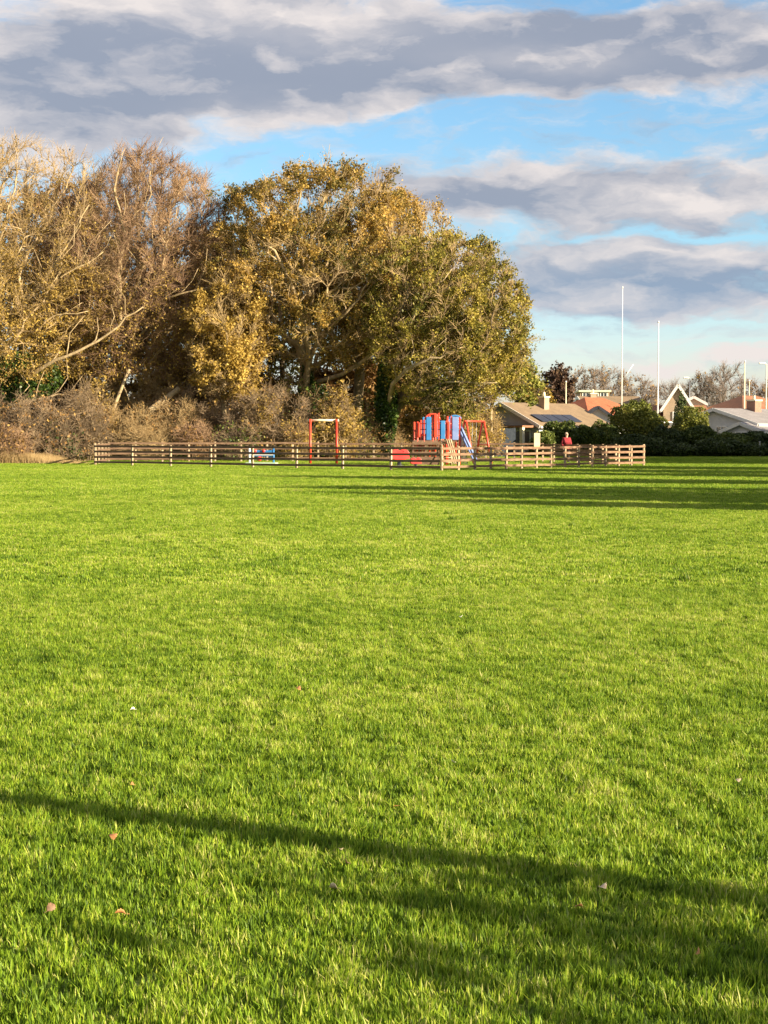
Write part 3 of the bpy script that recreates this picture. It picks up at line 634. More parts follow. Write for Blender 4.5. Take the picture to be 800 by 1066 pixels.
fence('dark stained rail fence running left from the nearest corner of the playground', FC, FA, 1.08, 2.9, WOOD_D, WOOD_PALE, rail_side=-1)  # label seeds the jitter; the rails' darkness is back-lit shade put into the colour
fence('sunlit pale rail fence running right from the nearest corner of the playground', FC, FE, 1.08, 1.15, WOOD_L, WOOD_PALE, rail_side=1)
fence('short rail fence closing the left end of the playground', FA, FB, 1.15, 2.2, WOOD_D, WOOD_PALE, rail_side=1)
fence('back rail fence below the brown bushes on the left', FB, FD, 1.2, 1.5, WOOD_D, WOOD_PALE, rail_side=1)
fence('back rail fence behind the climbing frame', FD, FG, 1.15, 1.8, WOOD_L, WOOD_PALE, rail_side=1)
fence('short rail fence closing the right end of the playground', FE, FG, 1.1, 1.6, WOOD_L, WOOD_PALE, rail_side=-1)

# ------------------------------------------------------------------ play equipment
# red frame with pale bar
d = 86.0; x0 = wx(337, d); H = wz(437.5, d); w2 = wx(413, d)/1.0
rt = empty('play_arch', (x0, d, 0), .12); tag(rt, 'red square frame with a pale top bar behind the dark fence', 'play equipment')
for s in (-1, 1):
    for q in (-1, 1): MB().tube([(s*.74+q*.03, q*.55, -.1), (s*.74, q*.10, H)], .062, 10).build('post', RED, rt, True)
MB().tube([(-.86, 0, H), (.86, 0, H)], .065, 10).build('top_bar', CREAM, rt, True)
for s in (-1, 1): MB().box((s*.74, 0, H-.02), (.13, .34, .17)).build('bracket', RED, rt, bevel=.02)
# blue and red play panel
d = 83.5; rt = empty('toddler_toy', (wx(272.5, d), d, 0), -.1); tag(rt, 'blue toddler play panel with white stripe on a pale green base behind the fence', 'play equipment')
MB().box((0, 0, .62), (1.36, .06, .34)).build('panel', BLUE, rt, bevel=.02)
MB().box((0, -.045, .56), (1.30, .02, .09)).build('stripe', WHITE, rt, bevel=.004)
MB().box((0, -.02, .33), (1.2, .05, .13)).build('lower_board', LILAC, rt, bevel=.02)
for s in (-1, 1):
    p_ = MB().tube([(s*.66, 0, -.1), (s*.66, 0, .92)], .055, 10).build('post', WHITE if s < 0 else BLUE, rt, True)
for s in (-.35, .12): MB().tube([(s, -.08, .76), (s, .08, .76)], .09, 12).build('porthole', RED_P, rt, True)
MB().tube([(-.1, -.12, .33), (-.1, .1, .33)], .12, 14).build('knob', RED_P, rt, True)
MB().box((0, .05, .07), (1.7, .8, .10)).build('base', GREENP, rt, bevel=.03)
# spring rocker: red car on a spring
def rocker(label, px, d, s, cat='spring rocker'):
    rt = empty('spring_rocker', (wx(px, d), d, 0), .25); tag(rt, label, cat, 'red spring rockers'); 
    prof = [(-.62, .50), (-.60, .86), (-.44, 1.02), (-.20, 1.10), (-.02, .98), (.10, .98), (.26, 1.12), (.50, 1.02), (.62, .84), (.62, .50), (.30, .42), (-.30, .42)]
    for q in (-1, 1):
        mb = MB(); n = len(prof); mb.add([(x*s, q*.20*s-.03, z*s) for x, z in prof]+[(x*s, q*.20*s+.03, z*s) for x, z in prof], [tuple(range(n)), tuple(range(2*n-1, n-1, -1))]+[(i, n+i, n+(i+1) % n, (i+1) % n) for i in range(n)])
        mb.build('side_board', RED_P, rt, bevel=.01)
    MB().box((-.05*s, 0, .74*s), (.34*s, .34*s, .06)).build('seat', DARKM, rt, bevel=.01)
    MB().tube([(.25*s, -.32*s, .96*s), (.25*s, .32*s, .96*s)], .02, 8).build('handle', DARKM, rt, True)
    MB().tube([(.13*s*math.cos(t*.7), .13*s*math.sin(t*.7), .04+t*.40*s/45) for t in range(46)], .022, 6).build('spring', DARKM, rt, True)
    MB().box((0, 0, .02), (.5*s, .5*s, .05)).build('base', GREYM, rt, bevel=.01)
rocker('large red spring rocker left of the climbing frame', 416, 80, .80)
rocker('small red spring rocker in front of the climbing frame deck', 433, 76.0, .45)
# climbing frame: timber deck and rockwall, red and blue towers, ladder and slide
d = 82.0; cx = wx(453, d); rt = empty('climbing_frame', (cx, d, 0), 0.10); tag(rt, 'red and blue climbing frame with timber deck, tall panels and slide', 'climbing frame')
def X(px): return (px-453)/F*d
def Z(py): return wz(py, d)
for i, (px, top) in enumerate([(433, 439), (440, 437), (449, 432), (455, 430), (463, 438), (468, 433), (477, 434)]):
    for q in (-.7, .7): MB().tube([(X(px), q, -.1), (X(px), q, Z(top))], .055, 10).build('post', RED, rt, True)
for px0, px1, t_, b_, m_ in ((441.5, 447.5, 434, 458, BLUE), (456.5, 462, 438, 457, BLUE), (468.5, 476, 434, 458, LILAC)):
    for q in (-.78, .78): MB().box((X((px0+px1)/2), q, (Z(t_)+Z(b_))/2), ((px1-px0)/F*d*.86, .05, Z(t_)-Z(b_))).build('panel', m_, rt, bevel=.02)
for px0, px1, t_, b_ in ((449, 454.5, 431, 455), (463, 467, 439, 457), (433, 436, 440, 455)):
    MB().box((X((px0+px1)/2), -.80, (Z(t_)+Z(b_))/2), ((px1-px0)/F*d*.62, .05, Z(t_)-Z(b_))).build('panel', RED, rt, bevel=.02)
for t_ in (441, 447, 453):
    MB().tube([(X(433), -.74, Z(t_)), (X(477), -.74, Z(t_))], .028, 6).build('rail', RED if t_ != 447 else DARKM, rt, True)
net = MB()
for k in range(6): net.tube([(X(478+k*.2), -.7+k*.28, Z(438)), (X(484), -1.2+k*.45, .05)], .018, 5)
net.build('climbing_net', DARKM, rt)
ar = MB(); ar.tube([(X(441)+(X(456)-X(441))*(.5-.5*math.cos(math.pi*t/10)), -.70, Z(437)+.30*math.sin(math.pi*t/10)) for t in range(11)], .05, 8); ar.build('arch', RED, rt, True)
MB().tube([(X(466)+(X(478)-X(466))*(.5-.5*math.cos(math.pi*t/10)), -.70, Z(436)+.16*math.sin(math.pi*t/10)) for t in range(11)], .05, 8).build('arch', BLUE, rt, True)
dk = MB()
for i in range(5): dk.box((X(441), -.95, Z(482-i*5.2)), (1.45, .05, .17))
dk.build('timber_wall', WOOD_D, rt, bevel=.01)
MB().box((X(452), 0, Z(459)), (2.4, 1.5, .09)).build('deck', WOOD_D, rt, bevel=.01)
for px in (428, 441, 454): MB().box((X(px), -.86, Z(462)/2), (.11, .11, Z(462)+.1)).build('deck_post', WOOD_D, rt, bevel=.01)
ld = MB()
for q in (-1, 1): ld.tube([(X(462)+q*.22, -1.55, -.05), (X(462)+q*.22, -.80, Z(457))], .03, 6)
for i in range(5): ld.tube([(X(462)-.22, -1.55+.12*i+.1, .18+.25*i), (X(462)+.22, -1.55+.12*i+.1, .18+.25*i)], .022, 6)
ld.build('ladder', WOOD_PALE, rt, True)
sld = MB(); p0, p1 = Vector((X(476), -.3, Z(440))), Vector((X(491), -1.5, .25))
for i in range(8):
    a_ = p0.lerp(p1, i/8); b2 = p0.lerp(p1, (i+1)/8); sld.bar(a_, b2, .34, .03)
for s in (-1, 1): sld.bar(p0+Vector((.03*s, .16*s, .06)), p1+Vector((.03*s, .16*s, .06)), .035, .12)
sld.build('slide', LILAC, rt, bevel=.005)
cr = MB()
for k in range(3): cr.bar((X(462+k*2.2), -1.0, Z(457)), (X(469+k*2.0), -1.35, .1), .07, .07)
cr.build('cross_brace', WOOD_PALE, rt)
# red A frame swing
d = 84.5; rt = empty('swing', (wx(494, d), d, 0), 1.05); tag(rt, 'red A frame swing to the right of the climbing frame', 'swing'); H = wz(438.5, d)
for s in (-1.0, 1.0):
    for q in (-1, 1): MB().tube([(s*1.1, q*.55, -.1), (s*1.1, q*.05, H)], .055, 10).build('leg', RED, rt, True)
    MB().tube([(s*1.1, -.30, H*.45), (s*1.1, .30, H*.45)], .03, 8).build('cross_bar', RED, rt, True)
MB().tube([(-1.2, 0, H), (1.2, 0, H)], .05, 10).build('top_bar', RED, rt, True)
for s in (-.25, .25): MB().tube([(s, 0, H), (s, .02, .5)], .012, 5).build('chain', GREYM, rt, True)
MB().box((0, .02, .47), (.56, .2, .05)).build('seat', RUBBER, rt, bevel=.01)
# cream sign board on a post by the gate
d = 76.5; rt = empty('notice_board', (wx(556.5, d), d-1.0, 0), .35); tag(rt, 'cream notice board on a pale post rising above the right hand fence', 'sign')
MB().box((0, 0, .85), (.10, .10, 1.75)).build('post', WOOD_PALE, rt, bevel=.01)
MB().box((0, -.07, 1.36), (.33, .03, .70)).build('board', mat('cream_board', (.50, .42, .22), .7, (.58, .50, .30), 5), rt, bevel=.01)

# ------------------------------------------------------------------ person in a red coat
def skin(name, pts_, edges, rad, m, parent, lv=2):
    me = bpy.data.meshes.new(name); me.from_pydata(pts_, edges, []); o = bpy.data.objects.new(name, me); COL.objects.link(o); me.materials.append(m)
    sk = o.modifiers.new('skin', 'SKIN'); sk.use_smooth_shade = True
    for i, r0 in enumerate(rad): me.skin_vertices[0].data[i].radius = (r0 if isinstance(r0, tuple) else (r0, r0))
    me.skin_vertices[0].data[0].use_root = True
    sb = o.modifiers.new('sub', 'SUBSURF'); sb.levels = lv; sb.render_levels = lv; o.parent = parent; return o
SKINM = mat('skin', (.55, .34, .25), .6, (.60, .38, .28), 8); COATM = mat('red_coat', (.20, .012, .020), .85, (.28, .02, .03), 12, .3, 60); TRM = mat('dark_trousers', (.02, .022, .03), .9, (.035, .037, .05), 10); HAIRM = mat('fair_hair', (.42, .34, .24), .8, (.55, .46, .34), 20)
d = 89.0; rt = empty('person', (wx(590, d), d, 0), .3)
tag(rt, 'person in a dark red coat standing behind the right hand fence', 'person')
P_ = [(0, 0, .98), (0, .01, 1.16), (0, .01, 1.36), (0, 0, 1.46), (0, -.01, 1.55), (0, -.015, 1.66), (0, -.01, 1.75),
      (-.10, 0, .92), (-.11, -.02, .50), (-.12, .02, .10), (-.12, -.14, .04), (.10, 0, .92), (.12, .0, .50), (.13, .03, .10), (.13, -.13, .04),
      (-.19, .01, 1.40), (-.26, .02, 1.12), (-.24, -.06, .90), (.19, .01, 1.40), (.26, .02, 1.12), (.24, -.06, .90)]
E_ = [(0, 1), (1, 2), (2, 3), (3, 4), (4, 5), (5, 6), (0, 7), (7, 8), (8, 9), (9, 10), (0, 11), (11, 12), (12, 13), (13, 14), (2, 15), (15, 16), (16, 17), (2, 18), (18, 19), (19, 20)]
R_ = [.13, .12, .14, .055, .075, .095, .06, .085, .055, .04, .035, .085, .055, .04, .035, .06, .045, .032, .06, .045, .032]
def hand(s, b):
    for k in range(5):
        i0 = len(P_); x_, y_, z_ = P_[b]; off = (k-2)*.018
        if k == 0: pp = [(x_-s*.0, y_-.025, z_-.03), (x_-s*.02, y_-.06, z_-.07)]
        else: pp = [(x_+s*.005, y_+off-.01, z_-.08), (x_-s*.012, y_+off-.02, z_-.13-.008*(2-abs(k-2.5)))]
        P_.extend(pp); E_.extend([(b, i0), (i0, i0+1)]); R_.extend([.012, .008])
hand(-1, 17); hand(1, 20)
body = skin('body', P_, E_, R_, SKINM, rt)
skin('coat', [(0, 0, .98), (0, .01, 1.16), (0, .01, 1.36), (0, 0, 1.46), (0, 0, .78), (-.19, .01, 1.41), (-.27, .02, 1.12), (-.25, -.05, .94), (.19, .01, 1.41), (.27, .02, 1.12), (.25, -.05, .94)],
     [(0, 1), (1, 2), (2, 3), (0, 4), (2, 5), (5, 6), (6, 7), (2, 8), (8, 9), (9, 10)], [.185, .175, .18, .10, .21, .09, .075, .058, .09, .075, .058], COATM, rt)
for s in (-1, 1):
    skin('trouser_leg', [(s*.10, 0, .88), (s*.12, -.01, .50), (s*.125, .02, .12)], [(0, 1), (1, 2)], [.105, .08, .065], TRM, rt)
    MB().tube([(s*.125, .08, .05), (s*.125, -.02, .06), (s*.125, -.17, .035)], [.045, .06, .035], 10).build('shoe', DARKM, rt, True)
    MB().tube([(s*.033, -.100, 1.665), (s*.033, -.110, 1.665)], .012, 8).build('eye', DARKM, rt)
    MB().tube([(s*.092, -.01, 1.67), (s*.100, 0, 1.64)], [.02, .012], 8).build('ear', SKINM, rt, True)
MB().tube([(0, -.100, 1.675), (0, -.130, 1.635)], [.010, .018], 8).build('nose', SKINM, rt, True)
MB().tube([(-.028, -.105, 1.600), (.028, -.105, 1.600)], .007, 6).build('mouth', mat('lips', (.40, .14, .12), .6), rt)
skin('hair', [(0, .03, 1.60), (0, .03, 1.70), (0, .0, 1.77)], [(0, 1), (1, 2)], [.085, .10, .07], HAIRM, rt)

# ------------------------------------------------------------------ houses
def uvbox(me):
    uv = me.uv_layers.new(name='UVMap')
    for p in me.polygons:
        n_ = p.normal; ax = Vector((n_.y, -n_.x, 0)); ax = ax.normalized() if ax.length > 1e-3 else Vector((1, 0, 0)); ay = n_.cross(ax)
        for li in p.loop_indices:
            c = me.vertices[me.loops[li].vertex_index].co; uv.data[li].uv = (c.dot(ax), c.dot(ay))
def win(rt, c, w, h, ang, frame=WHITE, pane=GLASS):
    """window set 6 cm proud on a wall; c = centre, ang = direction the wall runs"""
    m = Matrix.Rotation(ang, 3, 'Z'); fr = MB(); c = Vector(c)
    def lb(x, y, z, sx, sy, sz, mb): mb.box(c+m @ Vector((x, y, z)), (sx, sy, sz), m=m)
    for s in (-1, 1): lb(s*w/2, -.03, 0, .09, .10, h+.09, fr); lb(0, -.03, s*h/2, w-.09, .10, .09, fr)
    lb(0, -.03, 0, .06, .09, h-.09, fr)
    f = fr.build('window', frame, rt); pb = MB(); lb(0, -.008, 0, w-.05, .03, h-.05, pb); pb.build('pane', pane, f)
    sl_ = MB(); lb(0, -.10, -h/2-.08, w+.2, .2, .06, sl_); sl_.build('sill', frame, f); return f
def house(label, x, y, th, Wd, L, eave, ridge, wallm, roofm, bargem=WHITE, over=.35, chim=None, wins=(), hip=False, name='bungalow', solar=False, group='houses beyond the hedge', chm=BRICK_T, cat='house'):
    """(x, y) = foot below the gable apex nearest the camera; ridge runs along (sin th, cos th)"""
    rt = empty(name, (x, y, 0), -th); tag(rt, label, cat, group)      # local: +Y along the ridge, gable in the y = 0 plane
    w = Wd/2; hp = w*.9 if hip else 0
    wl = MB()
    vs = [(-w, 0, -.1), (w, 0, -.1), (w, 0, eave), (0, 0, ridge), (-w, 0, eave), (-w, L, -.1), (w, L, -.1), (w, L, eave), (0, L, ridge), (-w, L, eave)]
    if hip:
        wl.add([(-w, 0, -.1), (w, 0, -.1), (w, 0, eave), (-w, 0, eave), (-w, L, -.1), (w, L, -.1), (w, L, eave), (-w, L, eave)], [(0, 1, 2, 3), (5, 4, 7, 6), (1, 5, 6, 2), (4, 0, 3, 7)])
    else: wl.add(vs, [(0, 1, 2, 3, 4), (6, 5, 9, 8, 7), (1, 6, 7, 2), (5, 0, 4, 9)])
    wo_ = wl.build('wall', wallm, rt); uvbox(wo_.data)
    sl_ = (ridge-eave)/w; e2 = eave-over*sl_; t = .14; a_ = w+over; o = over
    if hip:
        rv = [(-a_, -o, e2), (a_, -o, e2), (a_, L+o, e2), (-a_, L+o, e2), (0, hp, ridge+.02), (0, L-hp, ridge+.02)]
        rm = MB().add(rv, [(0, 1, 4), (1, 2, 5, 4), (2, 3, 5), (3, 0, 4, 5), (3, 2, 1, 0)])
    else:
        rm = MB()
        for s in (-1, 1):
            top = [(0, -o, ridge+t), (0, L+o, ridge+t), (s*a_, L+o, e2+t), (s*a_, -o, e2+t)]; bot = [(p[0], p[1], p[2]-t+.012) for p in top]
            rm.add(top+bot, [(0, 1, 2, 3) if s > 0 else (3, 2, 1, 0), (7, 6, 5, 4) if s > 0 else (4, 5, 6, 7), (0, 3, 7, 4), (1, 5, 6, 2), (3, 2, 6, 7)])
    ro = rm.build('roof', roofm, rt); uvbox(ro.data)
    if not hip:
        for s in (-1, 1):
            MB().bar((0, -o-.03, ridge+.02), (s*(a_+.02), -o-.03, e2+.02), .05, .26).build('barge_board', bargem, rt)
            MB().bar((s*(a_+.05), -o+.06, e2+.0), (s*(a_+.05), L+o, e2+.0), .09, .15).build('gutter', bargem, rt)
    else:
        for s in (-1, 1): MB().bar((s*(a_+.04), -o, e2-.05), (s*(a_+.04), L+o, e2-.05), .08, .14).build('gutter', bargem, rt)
        MB().bar((-a_, -o-.04, e2-.05), (a_, -o-.04, e2-.05), .08, .14).build('gutter', bargem, rt)
    for (cx_, cy_, h_, cw) in chim or ():
        c_ = MB().box((cx_, cy_, ridge-.5+h_/2), (cw, cw, h_+1.0)).build('chimney', chm, rt); uvbox(c_.data)
        MB().box((cx_, cy_, ridge+h_+.05), (cw+.12, cw+.12, .12)).build('cap', CREAM, c_)
        MB().tube([(cx_, cy_, ridge+h_+.1), (cx_, cy_, ridge+h_+.45)], [.13, .10], 10).build('pot', CREAM, c_, True)
    for q in wins:
        if q[0] == 'f': win(rt, (q[1], 0, q[2]), q[3], q[4], 0)
        elif q[0] == 'r': win(rt, (w, q[1], q[2]), q[3], q[4], math.pi/2)
        elif q[0] == 'd':
            dd = MB().box((q[1], -.03, 1.0), (.9, .08, 2.0)).build('door', CREAM, rt, bevel=.01); MB().tube([(q[1]+.35, -.10, 1.0), (q[1]+.35, -.16, 1.0)], .03, 8).build('handle', GREYM, dd)
    return rt
# bungalow behind the playground
d = 122; hb = house('bungalow with grey gable, tan tiled roof and dark solar panels behind the playground', wx(524, d), d, math.radians(46), 7.4, 8.6, wz(446, d)+.25, wz(420.5, d), RENDER_G, T_TAN,
    chim=[(.9, 3.9, .55, .6)], wins=[('f', 2.0, 1.45, 1.7, 1.0), ('r', 2.2, 1.45, 1.6, 1.0), ('r', 6.0, 1.45, 1.6, 1.0), ('d', .3)])
w = 3.7; ev = wz(446, d)+.25; rg = wz(420.5, d); slp = (rg-ev)/w; an = math.atan(slp)
for k in range(4):      # panels lie on the right slope
    cy = 1.15+k*1.25; cxm = w*.80; zz = rg-slp*cxm+.14+.09
    pn = MB().box((cxm, cy, zz), (1.35, 1.16, .05), m=Matrix.Rotation(an, 3, 'Y')).build('solar_panel', SOLAR, hb, bevel=.005)
pr_ = MB().box((1.5, -.9, 2.28), (4.2, 1.9, .16)).build('porch_roof', T_BROWN, hb); uvbox(pr_.data)
for s in (-.45, 3.45): MB().box((s, -1.7, 1.05), (.28, .28, 2.3)).build('porch_post', CREAM, hb, bevel=.01)
house('house with bright orange tiled hipped roof', wx(586, 140), 138, math.radians(50), 5.6, 7.5, wz(431, 140), wz(414, 140), RENDER_W, T_ORANGE, hip=True, wins=[('f', 0, 1.6, 1.2, 1.1)], name='house')
house('house with tan roof and cream chimney right of the orange roof', wx(606, 150), 151, math.radians(80), 6.6, 5.6, wz(429, 150), wz(413.5, 150), BRICK_T, T_TAN, chim=[(0, 1.2, .35, .6)], wins=[('r', 3, 1.6, 1.4, 1.1)], name='house')
house('small pale garage with dark barge boards behind the hedge', wx(622.5, 127), 127, math.radians(4), 2.9, 5, wz(436.5, 127), wz(424, 127), RENDER_W, T_BROWN, bargem=DARKM, over=.3, wins=[('f', 0, 2.1, 1.4, .7)], name='garage', cat='garage')
# flat building far behind
d = 190; rt = empty('flat_building', (wx(619, d), d, 0)); tag(rt, 'long flat roofed cream building in front of the far bare trees', 'building', 'houses beyond the hedge')
fb = MB().box((0, 2, wz(408, d)/2), (3.6, 4, wz(408, d))).build('wall', BRICK_T, rt); uvbox(fb.data)
MB().box((0, 1.9, wz(407, d)), (4.0, 4.4, .2)).build('roof', CREAM, rt)
for s in (-1.1, 0, 1.1): win(rt, (s, 0, wz(411, d)), .8, .55, 0)
# steep gabled house
d = 148; hs = house('house with low brown roof and a steep white edged brick gable', wx(664, d), d+1.5, math.radians(86), 6.6, 6.6, wz(438, d), wz(423, d), BRICK, T_BROWN, wins=[('r', 2, 1.5, 1.3, 1)], name='house')
house('steep brick gable with broad white barge boards', wx(705.5, d-2), d-2, math.radians(8), 2.7, 5.0, wz(424, d-2), wz(401, d-2), BRICK_T, T_BROWN, over=.25, wins=[('f', 0, 3.3, .9, 1.0)], name='house')
house('cream dormer bungalow half hidden behind the round bush', wx(722, 152), 152, math.radians(12), 2.2, 4.0, wz(420, 152), wz(413.5, 152), CREAM, T_GREY, over=.15, wins=[('f', 0, 3.4, .8, .7)], name='house')
house('house with brown hipped roof behind the solar roofed bungalow', wx(738, 156), 152, math.radians(60), 7.2, 8.4, wz(429, 156), wz(412.5, 156), RENDER_W, T_BROWN, hip=True, wins=[('r', 3, 1.8, 1.4, 1)], name='house')
house('wide bungalow with grey roof and red brick chimney at the right', wx(745, 124), 124, math.radians(50), 8.0, 9.5, wz(444, 124)+.2, wz(426.5, 124), RENDER_W, T_GREY, bargem=WHITE,
      chim=[(.6, 4.2, .75, .85)], wins=[('f', .6, 1.9, 1.0, .8), ('f', 2.2, 1.9, 1.0, .8), ('r', 3, 1.45, 1.6, 1)], chm=BRICK)
house('house with orange brown roof cut by the right edge of the picture', wx(792, 142), 142, math.radians(62), 6.0, 9, wz(438, 142), wz(425.5, 142), RENDER_W, T_ORANGE, wins=[('f', 0, 1.8, 1.2, 1)], name='house')
house('low white gabled annexe in front of the grey roofed bungalow', wx(772, 120.5), 120.5, math.radians(50), 3.4, 3.0, wz(449, 120.5), wz(441, 120.5), RENDER_W, T_GREY, over=.25, wins=[('f', 0, 1.5, 1.1, .7)], name='annexe', cat='annexe')
# navy boarded fence / shed left of the bungalow
d = 113; rt = empty('board_fence', (wx(493, d), d, 0), .05); tag(rt, 'tall navy board fence between the swing and the bungalow', 'fence')
bm_ = MB()
for i in range(22): bm_.box((.07+i*.142, 0, 1.0+(i % 3)*.01), (.135, .025+.006*(i % 2), 2.2))
bm_.build('boards', NAVY, rt)
for i in range(3): MB().box((.05+i*1.5, .08, 1.05), (.1, .1, 2.2)).build('post', DARKM, rt)

# ------------------------------------------------------------------ masts and street lamps
def mast(name, label, px, top, d, r0, m=WHITE, lamp=None, stay=False, cat='pole', group='tall poles beyond the hedge', bands=0):
    H = wz(top, d); rt = empty(name, (wx(px, d), d, 0)); tag(rt, label, cat, group)
    MB().tube([(0, 0, -.2), (0, 0, H*.5), (0, 0, H)], [r0, r0*.8, r0*.5], 10).build('shaft', m, rt, True)
    MB().tube([(0, 0, 0), (0, 0, .5)], r0*1.5, 10).build('base', m, rt, True)
    if lamp:
        MB().tube([(0, 0, H-.05), (lamp*.3, -.05, H+.08), (lamp*.75, -.1, H+.10)], .05, 8).build('arm', m, rt, True)
        MB().box((lamp*.85, -.12, H+.08), (.55, .22, .16)).build('lamp_head', WHITE, rt, bevel=.05)
    elif not bands: MB().tube([(0, 0, H), (0, 0, H+.16)], r0*.9, 10).build('cap', WHITE, rt, True)
    if stay:
        MB().tube([(1.0, 0, H*.5+.6), (.1, 0, H*.5-.7)], .035, 6).build('yard', m, rt, True); 
    return rt
mast('mast', 'tallest thin white mast rising above the hedge', 647, 300, 135, .06, stay=True)
mast('mast', 'second white mast, shorter and thicker, left of the steep gable', 684.5, 336, 132, .08)
mast('mast', 'cream pole in front of the far trees near the red brick chimney', 774.5, 377, 134, .08, CREAM)
mast('street_lamp', 'grey street lamp at the right edge with a pale lower shaft', 797, 379, 136, .09, CREAM, lamp=-.5, cat='street lamp')
mast('street_lamp', 'small grey street lamp just right of the steep gable', 717.5, 394, 160, .09, GREYM, lamp=-.5, cat='street lamp')
mast('street_lamp', 'short pale post rising behind the orange roof', 589, 398, 165, .10, CREAM, cat='post')
mast('mast', 'short cream pole right beside the brick chimney', 779.5, 397, 162, .08, CREAM)

# ------------------------------------------------------------------ hedge and garden shrubs
def shrub(label, px, d, hw, top, seed, leaf, n=16000, size=.16, tadd=0, name='evergreen_shrub', cat='shrub', group='shrubs and conifers of the hedge', depth=.7, twiggy=False):
    H = wz(top, d); w_ = hw/F*d*.92; H *= .95; rt = empty(name, (wx(px, d), d, 0)); tag(rt, label, cat, group); r_ = random.Random(seed)
    leaf_patch(rt, 'foliage', (0, 0, H*.50), (w_, w_*depth+.4, H*.53), n, size, leaf, seed, tadd=tadd, shell=.30, lumpy=.24)
    st = MB()
    for k in range(5):
        a_ = k*1.26+r_.random(); rr_ = w_*.5
        st.tube([(math.cos(a_)*.12, math.sin(a_)*.12, -.1), (math.cos(a_)*rr_*.5, math.sin(a_)*rr_*.5, H*.4), (math.cos(a_)*rr_, math.sin(a_)*rr_, H*.8)], [.07, .05, .02], 6)
    st.build('stem', BARK_D, rt, True); return rt
shrub('dark laurel bush directly behind the person in the red coat', 583, 117, 20, 440, 401, L_HEDGE, tadd=-.1)
shrub('low dark bush between the notice board and the person', 566, 113, 15, 449, 402, L_HEDGE, 7000, tadd=-.05)
shrub('dark bush in front of the small pale garage', 612, 116, 22, 443, 403, L_HEDGE, tadd=-.15)
shrub('tall sunlit shrub with feathery light green top under the tallest mast', 659, 119, 27, 416, 404, L_YEL, 22000, tadd=-.12)
shrub('dark green shrub to the right of the small garage', 632, 116, 16, 440, 405, L_HEDGE)
shrub('bright leafy shrub below the second white mast', 676, 118, 22, 428, 406, L_YEL, 12000, tadd=-.2)
shrub('dark hedge section under the brown roof', 692, 116, 22, 444, 407, L_DARK, tadd=.1)
shrub('round yellow green bush in front of the steep gabled house', 719, 120, 20, 421, 408, L_YEL, 13000, tadd=-.08)
shrub('small dark conifer against the foot of the steep gable', 709, 138, 9, 411, 409, L_DARK, 5000, tadd=.1, name='conifer')
shrub('dark hedge section left of the grey roofed bungalow', 728, 116.5, 24, 444, 410, L_HEDGE, tadd=-.2)
shrub('dark hedge section in front of the grey roofed bungalow', 758, 116, 26, 450, 411, L_HEDGE, tadd=-.1)
shrub('darkest hedge section near the right edge', 789, 116.5, 22, 448, 412, L_DARK, tadd=.1)
shrub('hedge section cut by the right edge', 822, 116, 24, 448, 413, L_HEDGE, tadd=-.2)
shrub('dark low bush at the foot of the hedge right of the second white mast', 706, 113.6, 20, 461, 417, L_DARK, 5000, tadd=.1)
shrub('dark low bush at the foot of the hedge touching the grey post', 782, 114.9, 20, 460, 418, L_DARK, 5000, tadd=.1)
shrub('dark low bush under the second white mast', 678, 114, 24, 455, 415, L_DARK, 8000, tadd=.1)
shrub('dark low bush in front of the hedge left of the grey post', 745, 114.5, 30, 456, 416, L_DARK, 8000, tadd=.1)
shrub('low dark foot of hedge beside the right end of the fence', 655, 115, 26, 452, 414, L_DARK, tadd=.1)
d = 114.3; rt = empty('marker_post', (wx(791, d), d, 0)); tag(rt, 'short grey post in front of the hedge near the right edge', 'post'); MB().box((0, 0, .5), (.10, .10, 1.2)).build('shaft', GREYM, rt, bevel=.01); MB().box((0, 0, 1.13), (.14, .14, .06)).build('cap', GREYM, rt)

# ------------------------------------------------------------------ far trees
def far_tree(label, px, xh, top, d, seed, leaf=None, nl=0, tw=TW_FAR, name='bare_tree'):
    return tree_px(name, label, 'tree', px, px, xh, top, 446, d, seed, BARK_D, tw, leaf, n_att=330, step=.7, trunk_r=.22, leaves=nl, leaf_size=.34, twigs=13, twig_len=1.4, twig_r=.022, group='far trees beyond the houses', fork=1.8, low=-.9)
f1_ = far_tree('dark maroon tree beyond the orange roof', 580, 17, 382, 205, 501, L_MAROON, 9000, TW_RED, 'maroon_tree')
far_tree('bare grey tree behind the flat roofed building', 612, 26, 380, 225, 502, L_RUST, 500)
far_tree('bare tree with an orange tint left of the tallest mast', 636, 24, 383, 228, 503, L_RUST, 500)
far_tree('small bare tree between the two white masts', 664, 24, 392, 235, 504, L_RUST, 500)
far_tree('small bare tree above the steep gable', 700, 24, 398, 240, 505)
far_tree('dark bare tree right of the small street lamp', 732, 22, 391, 226, 506, L_RUST, 500)
far_tree('tall fuzzy bare tree left of the cream pole', 753, 26, 380, 222, 507)
far_tree('low bare tree behind the brick chimney', 783, 24, 398, 230, 508, L_RUST, 500)
far_tree('brown bare tree cut by the right edge of the picture', 812, 24, 396, 224, 509, L_RUST, 500)
far_tree('low olive tree beside the bungalow chimney', 556, 20, 402, 190, 510, L_OLIVE, 8000)

